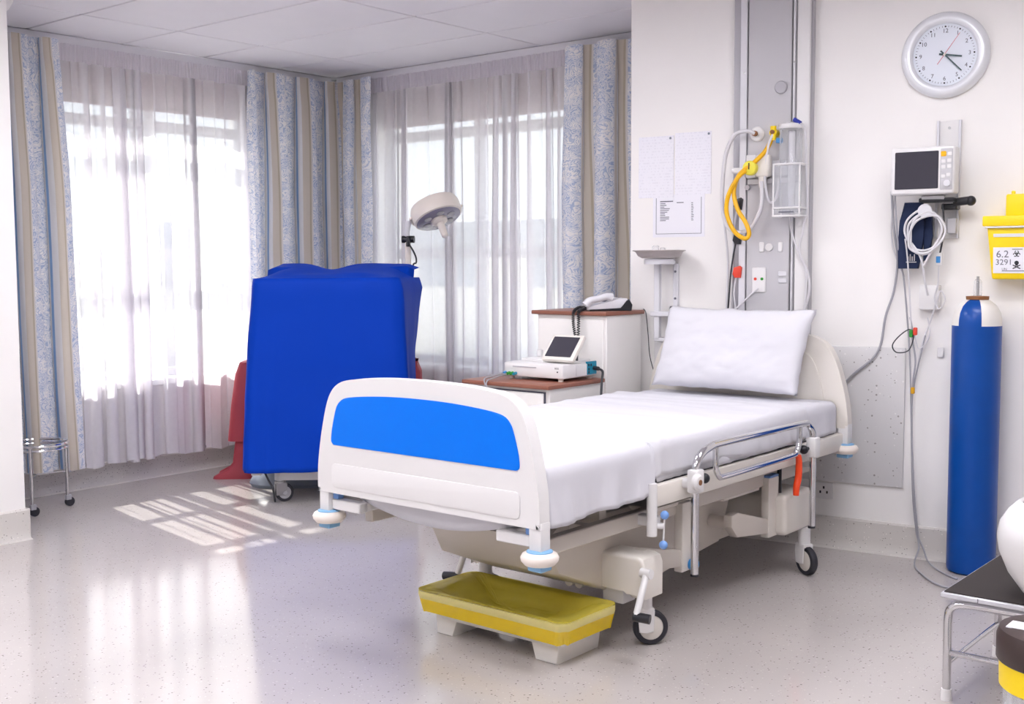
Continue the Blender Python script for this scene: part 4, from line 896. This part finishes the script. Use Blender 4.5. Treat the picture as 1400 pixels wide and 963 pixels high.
# plugs on the trunking's side
def plug(u, z, mt, label, lead, lm='dark_cable'):
    o = wt('mains_plug', label, 'plug', u, z - .03, 'plugs down the side of the trunking')
    W().prism([(u - .025, z - .012), (u - .012, z - .03), (u + .016, z - .03), (u + .022, z + .02), (u + .012, z + .028), (u - .018, z + .02)], -.075, -.037, 'XZ', .006).build('plug_body', mt, o)
    W().tube(lead, .0042, 8, 6).build('plug_lead', lm, o)
plug(-.405, 1.632, 'black_plastic', 'black mains plug highest on the trunking, behind the yellow tubing', [(-.415, -.06, 1.605), (-.425, -.05, 1.57), (-.432, -.045, 1.53), (-.44, -.04, 1.40), (-.445, -.04, 1.05)], 'white_cable')
plug(-.408, 1.467, 'black_plastic', 'black mains plug with a black lead below the yellow tubing', [(-.42, -.06, 1.44), (-.432, -.06, 1.38), (-.445, -.06, 1.28), (-.458, -.055, 1.12), (-.475, -.05, 1.02)])
plug(-.407, 1.305, 'red_plastic', 'red mains plug on the trunking below the black plugs', [(-.415, -.06, 1.28), (-.43, -.05, 1.20), (-.42, -.045, 1.10), (-.425, -.04, 1.0)], 'white_cable')
W().box(-.405, -.385, -.045, -.034, 1.342, 1.362, .003, 1).build('red_switch', 'red_plastic', tk)
W().tube([(-.30, -.075, 1.225), (-.325, -.09, 1.20), (-.38, -.08, 1.15), (-.44, -.075, 1.105), (-.50, -.07, 1.07)], .0045, 8, 6).build('outlet_lead', 'white_cable', tk)
# clock
ck = wt('wall_clock', 'round silver rimmed wall clock with a pale face', 'clock', .52, 2.07)
CC = WF @ Matrix.Translation((.52, 0, 2.253)) @ Matrix.Rotation(R(90), 4, 'X')      # local z out of the wall
MB(CC).lathe([(.180, 0), (.186, .006), (.186, .018), (.176, .034), (.160, .042), (.145, .040), (.137, .030), (.135, .022)], n=72, cap=False).build('clock_rim', 'clock_silver', ck, ang=60)
MB(CC).lathe([(.137, .012), (.137, .020), (.002, .020)], n=60).build('clock_face', 'clock_face', ck)
for k in range(12):
    a = R(90 - 30 * (k + 1)); MB(CC).cyl((.122 * math.cos(a), .122 * math.sin(a), .020), (.122 * math.cos(a), .122 * math.sin(a), .0225), .0036, n=12).build('hour_dot', 'ink_dark', ck)
    text(str(k + 1), .025, CC @ Matrix.Translation((.103 * math.cos(a), .103 * math.sin(a), .0205)), 'ink', ck, 'numeral')
tk2 = MB(CC)
for k in range(60):
    if k % 5: a = R(6 * k); tk2.box(-.0035, .0035, -.0007, .0007, .020, .0215, M=Matrix.Rotation(a, 4, 'Z') @ Matrix.Translation((.122, 0, 0)))
tk2.build('minute_ticks', 'ink', ck)
def hand(name, ang, l0, l1, w0, z, mt):
    M3 = CC @ Matrix.Rotation(R(-ang), 4, 'Z'); MB(M3).prism([(-w0, -l0), (w0, -l0), (w0 * .7, l1), (-w0 * .7, l1)], z, z + .0015, 'XY').build(name, mt, ck)
hand('hour_hand', 100, .024, .073, .0042, .026, 'hand_dark'); hand('minute_hand', 136, .024, .104, .0034, .029, 'hand_dark'); hand('second_hand', 35.5, .05, .108, .0009, .0315, 'hand_red')
MB(CC).cyl((0, 0, .02), (0, 0, .034), .005).build('hand_pin', 'cream_plastic', ck)
# monitor on its bracket
br = wt('monitor_bracket', 'white metal wall rail carrying the patient monitor', 'bracket', .545, 1.45)
W().box(.498, .592, -.012, 0, 1.45, 1.968, .003, 1).build('rail_back', 'white_metal', br); [W().box(a_, a_ + .011, -.024, -.010, 1.45, 1.968, .002, 1).build('rail_lip', 'alu_trim', br) for a_ in (.585, .494)]
W().cyl((.545, -.012, 1.935), (.545, -.016, 1.935), .006).build('rail_screw', 'steel', br)
W().box(.535, .60, -.10, -.02, 1.575, 1.60, .004, 1).cyl((.585, -.09, 1.605), (.65, -.09, 1.612), .018).sph((.655, -.09, 1.610), .022, 14).box(.45, .60, -.15, -.09, 1.605, 1.625, .006).build('swivel_arm', 'black_plastic', br)
W().box(.46, .56, -.15, -.11, 1.612, 1.636, .004, 1).build('latch_plate', 'steel', br); W().box(.55, .59, -.05, -.012, 1.47, 1.54, .004, 1).build('slide_block', 'grey_panel', br)
mn = wt('patient_monitor', 'small white patient monitor with a dark screen above coiled leads', 'monitor', .47, 1.638)
MF = WF @ Matrix.Translation((.48, -.15, 1.74)) @ Matrix.Rotation(R(-3), 4, 'Y')
MF = WF @ Matrix.Translation((.475, -.15, 1.74)) @ Matrix.Rotation(R(-2), 4, 'Z')
MB(MF).box(-.135, .135, -.05, .04, -.102, .102, .012, 3).build('monitor_case', 'white_plastic', mn)
sc2 = MB(MF).box(-.115, .068, -.0535, -.049, -.078, .082, .003, 1).build('screen', 'screen_glass', mn)
kp = MB(MF).box(.076, .126, -.0535, -.049, -.085, .09, .003, 1).build('key_panel', 'grey_panel', mn)
MB(MF).box(.078, .100, -.057, -.053, .056, .078, .003, 1).build('alarm_key', 'yellow_hose', kp)
for x, z in ((.114, .066), (.089, .035), (.113, .038), (.089, .012), (.113, .014), (.089, -.028), (.110, -.022)): MB(MF).box(x - .009, x + .009, -.056, -.053, z - .008, z + .008, .002, 1).build('key', 'white_plastic', kp)
MB(MF).cyl((.107, -.053, -.058), (.107, -.066, -.058), .014).build('dial', 'grey_edge', kp)
# blood pressure cuff
cf = wt('pressure_cuff', 'navy blood pressure cuff hanging under the patient monitor', 'blood pressure cuff', .43, 1.31)
W().prism([(.378, 1.61), (.455, 1.61), (.468, 1.55), (.462, 1.45), (.448, 1.36), (.442, 1.318), (.355, 1.318), (.353, 1.42), (.360, 1.53)], -.10, -.07, 'XZ', .008).build('cuff_front', 'navy_fabric', cf)
W().prism([(.46, 1.56), (.495, 1.55), (.497, 1.46), (.485, 1.37), (.46, 1.35)], -.085, -.06, 'XZ', .006).build('cuff_fold', 'navy_fabric', cf)
for k in range(4): W().box(.398 + k * .009, .402 + k * .009, -.103, -.100, 1.352, 1.372 + .01 * (k % 2)).build('printed_mark', 'white_cable', cf)
W().box(.392, .436, -.103, -.100, 1.345, 1.349).build('printed_mark', 'white_cable', cf)
# coiled leads
cl = wt('coiled_leads', 'white sensor cable coiled in loops below the monitor', 'cable', .475, 1.38)
for k in range(4):
    cx, cz, a, b = .468 + .006 * k, 1.485 - .006 * k, .078 - .006 * (k % 3), .092 - .010 * (k % 2)
    W().tube([(cx + a * math.cos(t_ * .5236) + .004 * math.sin(t_ * 2 + k), -.125 - .007 * k, cz + b * math.sin(t_ * .5236 + .08 * k)) for t_ in range(12)], .0052, 8, 4, True).build('cable_loop', 'white_cable', cl)
W().tube([(.42, -.13, 1.43), (.455, -.135, 1.38), (.47, -.13, 1.33), (.478, -.11, 1.25), (.485, -.09, 1.20)], .005, 8, 6).tube([(.53, -.14, 1.44), (.495, -.14, 1.37), (.475, -.135, 1.33)], .005, 8, 6).tube([(.39, -.12, 1.45), (.40, -.11, 1.36), (.41, -.10, 1.20), (.415, -.08, 1.05)], .0035, 8, 6).build('hanging_lead', 'white_cable', cl)
W().cyl((.475, -.075, 1.57), (.475, -.14, 1.57), .012).cyl((.475, -.136, 1.57), (.475, -.142, 1.57), .03).build('cable_hook', 'grey_edge', cl)
jb = W().box(.438, .525, -.05, 0, 1.135, 1.245, .006).build('connector_box', 'white_plastic'); tag(jb, 'white connector box on the wall below the coiled cable', 'box')
pb = wt('oxygen_sensor_clip', 'white finger sensor with blue square hanging on a dark lead', 'sensor', .53, 1.325)
W().box(.515, .545, -.105, -.085, 1.33, 1.39, .006).build('clip_body', 'white_plastic', pb); W().box(.52, .538, -.107, -.104, 1.343, 1.372, .002, 1).build('blue_square', 'knob_blue', pb)
W().tube([(.545, -.12, 1.60), (.552, -.12, 1.52), (.545, -.11, 1.44), (.535, -.10, 1.385)], .004, 8, 6).build('dark_lead', 'dark_cable', pb)
W().tube([(.53, -.095, 1.33), (.525, -.08, 1.25), (.51, -.07, 1.19), (.53, -.07, 1.14), (.555, -.07, 1.18), (.535, -.07, 1.22), (.515, -.065, 1.16), (.49, -.05, 1.08), (.455, -.04, .98), (.43, -.04, .82)], .0035, 8, 7).build('light_lead', 'white_cable', pb)
el = wt('electrode_leads', 'grey lead wires with red, green and yellow clips running down to the floor', 'cable', .43, .05)
W().tube([(.345, -.13, 1.64), (.35, -.11, 1.50), (.36, -.09, 1.36), (.375, -.07, 1.28), (.39, -.05, 1.10), (.405, -.045, .90), (.418, -.045, .60), (.43, -.045, .30), (.45, -.045, .12)], .004, 8, 6).tube([(.41, -.08, 1.10), (.414, -.06, 1.05), (.418, -.055, .99), (.43, -.05, .90), (.421, -.05, .80), (.42, -.05, .60), (.437, -.05, .30), (.46, -.05, .10)], .004, 8, 6).tube([(.47, -.05, 1.02), (.455, -.045, .95), (.432, -.045, .84), (.424, -.045, .78)], .0035, 8, 5).build('lead_wires', 'grey_cable', el)
W().tube([(.422, -.055, 1.03), (.40, -.06, 1.045), (.355, -.06, 1.01), (.33, -.06, .97), (.35, -.06, .94), (.40, -.06, .95), (.42, -.058, 1.0), (.422, -.058, 1.03)], .0028, 6, 6).build('red_lead_loop', 'dark_cable', el)
W().box(.42, .438, -.07, -.052, 1.02, 1.055, .005).build('red_clip', 'red_plastic', el); W().box(.403, .419, -.068, -.052, 1.01, 1.045, .005).build('green_clip', 'green_plastic', el); W().box(.414, .430, -.062, -.045, .755, .785, .003, 1).build('yellow_clip', 'amber_clip', el)
W().tube([(.425, -.058, 1.02), (.435, -.055, .98), (.445, -.05, .96), (.47, -.05, .98), (.49, -.055, 1.03), (.48, -.055, 1.10)], .003, 6, 6).build('white_loop', 'white_cable', el)
pA, pB = hw(.45, .045, .12), hw(.46, .05, .10)
MB().tube([pA, pA + Vector((.02, -.02, -.06)), Vector((-1.83, 5.03, .006)), Vector((-1.74, 4.88, .006)), Vector((-1.62, 4.757, .006)), Vector((-1.45, 4.72, .006))], .0042, 8, 7).tube([pB, pB + Vector((.03, -.02, -.04)), Vector((-1.78, 5.06, .02)), Vector((-1.70, 4.98, .006)), Vector((-1.60, 4.90, .006))], .004, 8, 7).build('floor_run', 'grey_cable', el)
wl_ = wt('wall_lead', 'grey lead sagging from the monitor down behind the headboard', 'cable', .2, .8)
W().tube([(.33, -.13, 1.66), (.335, -.10, 1.50), (.345, -.06, 1.36), (.325, -.03, 1.22), (.29, -.03, 1.10), (.27, -.03, .97), (.23, -.03, .90), (.15, -.03, .83), (.08, -.03, .75)], .0055, 8, 7).build('lead', 'grey_cable', wl_)
W().tube([(.345, -.12, 1.65), (.32, -.08, 1.52), (.32, -.05, 1.42), (.345, -.04, 1.34), (.375, -.05, 1.28)], .004, 8, 7).build('thin_lead', 'white_cable', wl_)
sw = W().box(.514, .543, -.012, 0, .92, .965, .003, 1).build('light_switch', 'white_plastic'); tag(sw, 'tiny white switch box on the wall left of the gas cylinder', 'switch')
so = W().box(-.03, .055, -.008, 0, .225, .305, .003, 1).build('wall_socket', 'white_plastic'); tag(so, 'white wall socket low down behind the bed head', 'socket')
for k, (u, z) in enumerate(((.012, .28), (-.004, .258), (.028, .258))): W().box(u - .004, u + .004, -.0088, -.0078, z - .006, z + .006).build('socket_hole', 'ink_dark', so)
# sharps bin
sb = wt('sharps_bin', 'bright yellow sharps bin with a white hazard label on the wall', 'sharps bin', .9, 1.27)
def tap(u0, u1, d0, d1, z0, k0, z1, k1, bev=.008):
    mb = W(); v = [mb.bm.verts.new(p) for p in ((u0 + k0, -d1 + k0, z0), (u1 - k0, -d1 + k0, z0), (u1 - k0, -d0, z0), (u0 + k0, -d0, z0), (u0 + k1, -d1 + k1, z1), (u1 - k1, -d1 + k1, z1), (u1 - k1, -d0, z1), (u0 + k1, -d0, z1))]
    for f in ((3, 2, 1, 0), (4, 5, 6, 7), (0, 1, 5, 4), (1, 2, 6, 5), (2, 3, 7, 6), (3, 0, 4, 7)): mb.bm.faces.new([v[i] for i in f])
    bmesh.ops.bevel(mb.bm, geom=list(mb.bm.edges), offset=bev, segments=2, affect='EDGES', profile=.5); return mb
tap(.722, 1.06, .004, .13, 1.272, .028, 1.50, .006).build('bin_body', 'yellow_plastic', sb)
W().box(.712, 1.07, -.14, -.002, 1.497, 1.541, .006).build('bin_rim', 'yellow_plastic', sb); W().box(.722, 1.062, -.137, -.003, 1.489, 1.498, .002, 1).build('white_seam', 'white_plastic', sb)
W().box(.80, .99, -.12, -.02, 1.538, 1.632, .008).build('drop_flap', 'yellow_plastic', sb); W().box(.815, .83, -.08, -.06, 1.628, 1.648, .004, 1).build('flap_catch', 'yellow_plastic', sb)
tl_ = math.atan2(.022, .228)
LB = WF @ Matrix.Translation((.89, -.113, 1.37)) @ Matrix.Rotation(R(90) + tl_, 4, 'X')     # local x right, y up, z out of the label
def lab(x0, x1, y0, y1, mt, name, z=0.): return MB(LB).box(x0, x1, y0, y1, z, z + .0012).build(name, mt, sb)
lab(-.135, .135, .082, .096, 'white_plastic', 'white_strip'); lbp = lab(-.135, .135, -.072, .038, 'paper', 'hazard_label')
text('6.2', .042, LB @ Matrix.Translation((-.098, .008, .0016)), 'ink', sb); text('3291', .034, LB @ Matrix.Translation((-.092, -.026, .0016)), 'ink', sb); text('UN', .014, LB @ Matrix.Translation((-.09, -.055, .0016)), 'ink', sb)
def biohaz(cx, cy, s):
    mb = MB(LB @ Matrix.Translation((cx, cy, .0014)))
    for k in range(3):
        a = R(90 + 120 * k); mb.tube([(s * .45 * math.cos(a) + s * .42 * math.cos(t), s * .45 * math.sin(a) + s * .42 * math.sin(t), 0) for t in [a + R(28) + R(304) * q / 10 for q in range(11)]], s * .11, 6, 0)
    mb.tube([(s * .3 * math.cos(t * .5236), s * .3 * math.sin(t * .5236), 0) for t in range(12)], s * .07, 6, 0, True); mb.build('hazard_symbol', 'ink_dark', sb)
biohaz(-.042, .010, .016)
mb = MB(LB @ Matrix.Translation((-.042, -.036, .0014))); mb.sph((0, .008, 0), .009, 12, (1, 1, .15)).box(-.005, .005, -.004, .001, -.0008, .001)
for s_ in (1, -1): mb.box(-.017, .017, -.002, .002, -.0008, .001, M=Matrix.Translation((0, -.009, 0)) @ Matrix.Rotation(R(28 * s_), 4, 'Z'))
mb.build('hazard_symbol', 'ink_dark', sb)
rnd = random.Random(9)
for k in range(7): lab(-.005, .02 + rnd.uniform(.02, .10), .024 - k * .012, .027 - k * .012, 'ink', 'print_line', .001)
lab(-.06, -.02, .028, .031, 'ink', 'print_line', .001); lab(-.10, .10, -.064, -.061, 'ink', 'print_line', .001)
# gas cylinder
gx, gy = -1.604, 5.085
gc = thing('gas_cylinder', 'tall scuffed blue gas cylinder with white shoulder against the wall', 'gas cylinder', (gx, gy, 0))
MB().lathe([(.085, 0), (.099, .01), (.101, .03), (.101, 1.075)], (gx, gy, 0), n=48).build('cylinder_body', 'cyl_blue', gc)
prof = [(.101, 1.075), (.100, 1.10), (.094, 1.13), (.08, 1.158), (.058, 1.178), (.036, 1.188)]
for nm, mt, a0, a1 in (('white_shoulder', 'cyl_white', -62, 180), ('blue_shoulder', 'cyl_blue', -118, -62), ('white_shoulder', 'cyl_white', 180, 242)):
    mb = MB(); mb.grid(lambda u, v: (lambda r, z, a: (gx + r * math.cos(a), gy + r * math.sin(a), z))(*(lambda f: (prof[int(f)][0] + (prof[min(int(f) + 1, 5)][0] - prof[int(f)][0]) * (f - int(f)), prof[int(f)][1] + (prof[min(int(f) + 1, 5)][1] - prof[int(f)][1]) * (f - int(f))))(min(v * 5, 4.9999)), R(a0 + (a1 - a0) * u)), max(4, int((a1 - a0) / 8)), 10); mb.build(nm, mt, gc)
MB().lathe([(.02, 1.185), (.046, 1.186), (.047, 1.200), (.02, 1.202)], (gx, gy, 0), n=28).build('brown_collar', 'brown_collar', gc)
MB().lathe([(.017, 1.20), (.018, 1.21), (.016, 1.262), (.011, 1.272), (.006, 1.274)], (gx, gy, 0), n=20).build('valve', 'clear_plastic', gc); MB().cyl((gx, gy, 1.202), (gx, gy, 1.285), .006).build('valve_spindle', 'steel', gc)
# ================================================================== step stool, tub, canister on the right
sx0, sx1, sy0, sy1, sz = -1.19, -.62, 3.50, 4.05, .345
sg_ = thing('step_stool', 'chrome legged step stool with a black ribbed top at the right edge', 'step stool', ((sx0 + sx1) / 2, (sy0 + sy1) / 2, 0))
MB().box(sx0, sx1, sy0 - .005, sy1 + .01, sz - .018, sz - .002, .003, 1).build('tread_board', 'alu_trim', sg_); MB().box(sx0 + .008, sx1 - .008, sy0 + .004, sy1, sz - .003, sz + .002, .001, 1).build('rubber_mat', 'step_top', sg_)
MB().box(sx0 + .11, sx0 + .112, sy0 - .0065, sy0 - .004, sz - .016, sz - .004).build('trim_joint', 'ink', sg_)
for y in (sy0 + .025, sy1 - .02):
    MB().tube([(sx0 + .015, y, .03), (sx0 + .015, y, .16), (sx0 + .015, y, .26), (sx0 + .03, y, .295), (sx0 + .07, y, .308), (sx0 + .2, y, .31), (sx1 - .07, y, .308), (sx1 - .03, y, .295), (sx1 - .015, y, .26), (sx1 - .015, y, .03)], .0125, 12, 5).build('leg_frame', 'chrome', sg_)
    for x in (sx0 + .015, sx1 - .015): MB().cyl((x, y, 0), (x, y, .035), .017, .0155).build('rubber_foot', 'white_plastic', sg_)
for x in (sx0 + .015, sx1 - .015): MB().cyl((x, sy0 + .025, .115), (x, sy1 - .02, .115), .0085).build('side_stretcher', 'chrome', sg_)
MB().cyl((sx0 + .015, sy0 + .025, .15), (sx1 - .015, sy0 + .025, .15), .0095).build('front_stretcher', 'chrome', sg_); MB().cyl((sx0 + .015, sy1 - .02, .285), (sx1 - .015, sy1 - .02, .285), .0095).build('rear_stretcher', 'chrome', sg_)
bx_, by_ = -.845, 3.60
wb = thing('white_basin', 'large rounded white plastic basin resting on the step stool', 'basin', (bx_, by_, sz))
MB().lathe([(.06, .002), (.10, .004), (.135, .03), (.175, .085), (.20, .145), (.207, .19), (.20, .232), (.178, .268), (.155, .292), (.145, .298), (.138, .292), (.150, .262)], (bx_, by_, sz), n=64).build('basin_shell', 'white_plastic', wb, ang=60)
MB().lathe([(.002, .272), (.14, .270), (.146, .276), (.13, .282), (.002, .284)], (bx_, by_, sz), n=48).build('basin_lid', 'grey_edge', wb)
nx, ny = -.735, 3.05
cn = thing('clear_canister', 'clear canister with dark brown lid and yellow band in front of the stool', 'canister', (nx, ny, 0))
MB().lathe([(.10, 0), (.125, .004), (.135, .29), (.130, .29), (.12, .01), (.002, .008)], (nx, ny, 0), n=48).build('canister_body', 'clear_plastic', cn); MB().lathe([(.137, .275), (.143, .28), (.145, .355), (.14, .36)], (nx, ny, 0), n=48, cap=False).build('yellow_band', 'yellow_plastic', cn)
MB().lathe([(.148, .345), (.152, .35), (.152, .405), (.145, .425), (.12, .432), (.002, .434)], (nx, ny, 0), n=56).build('canister_lid', 'lid_brown', cn, ang=50)
MB().box(nx - .115, nx - .05, ny - .07, ny - .01, .4305, .4335, M=Matrix.Translation((nx, ny, 0)) @ Matrix.Rotation(R(0), 4, 'Z') @ Matrix.Translation((-nx, -ny, 0))).build('lid_sticker', 'paper', cn)
# ================================================================== chrome bowl stand on the far left
bs = thing('bowl_stand', 'chrome bowl stand on castors in front of the left patterned curtain', 'stand', (-6.08, 3.22, 0))
c0 = Vector((-6.03, 3.19, 0)); rr_ = .165
for z, q in ((.375, .0085), (.352, .007)): MB().tube([c0 + Vector((rr_ * math.cos(k * .3927), rr_ * math.sin(k * .3927), z)) for k in range(16)], q, 8, 3, True).build('top_ring', 'chrome', bs)
for a in (82, 202, 322):
    p = c0 + Vector((rr_ * math.cos(R(a)), rr_ * math.sin(R(a)), 0)); MB().tube([p + Vector((0, 0, .375)), p + Vector((0, 0, .06))], .010, 10, 0).build('leg', 'chrome', bs)
    MB().cyl(p + Vector((0, 0, .2)), c0 + Vector((0, 0, .2)), .004).build('stretcher', 'chrome', bs)
    f = MB().box(p.x - .012, p.x + .012, p.y - .012, p.y + .02, .035, .065, .003, 1).build('castor_fork', 'grey_metal', bs); MB().cyl((p.x - .01, p.y + .012, .0255), (p.x + .01, p.y + .012, .0255), .0255).build('castor_wheel', 'black_rubber', f)
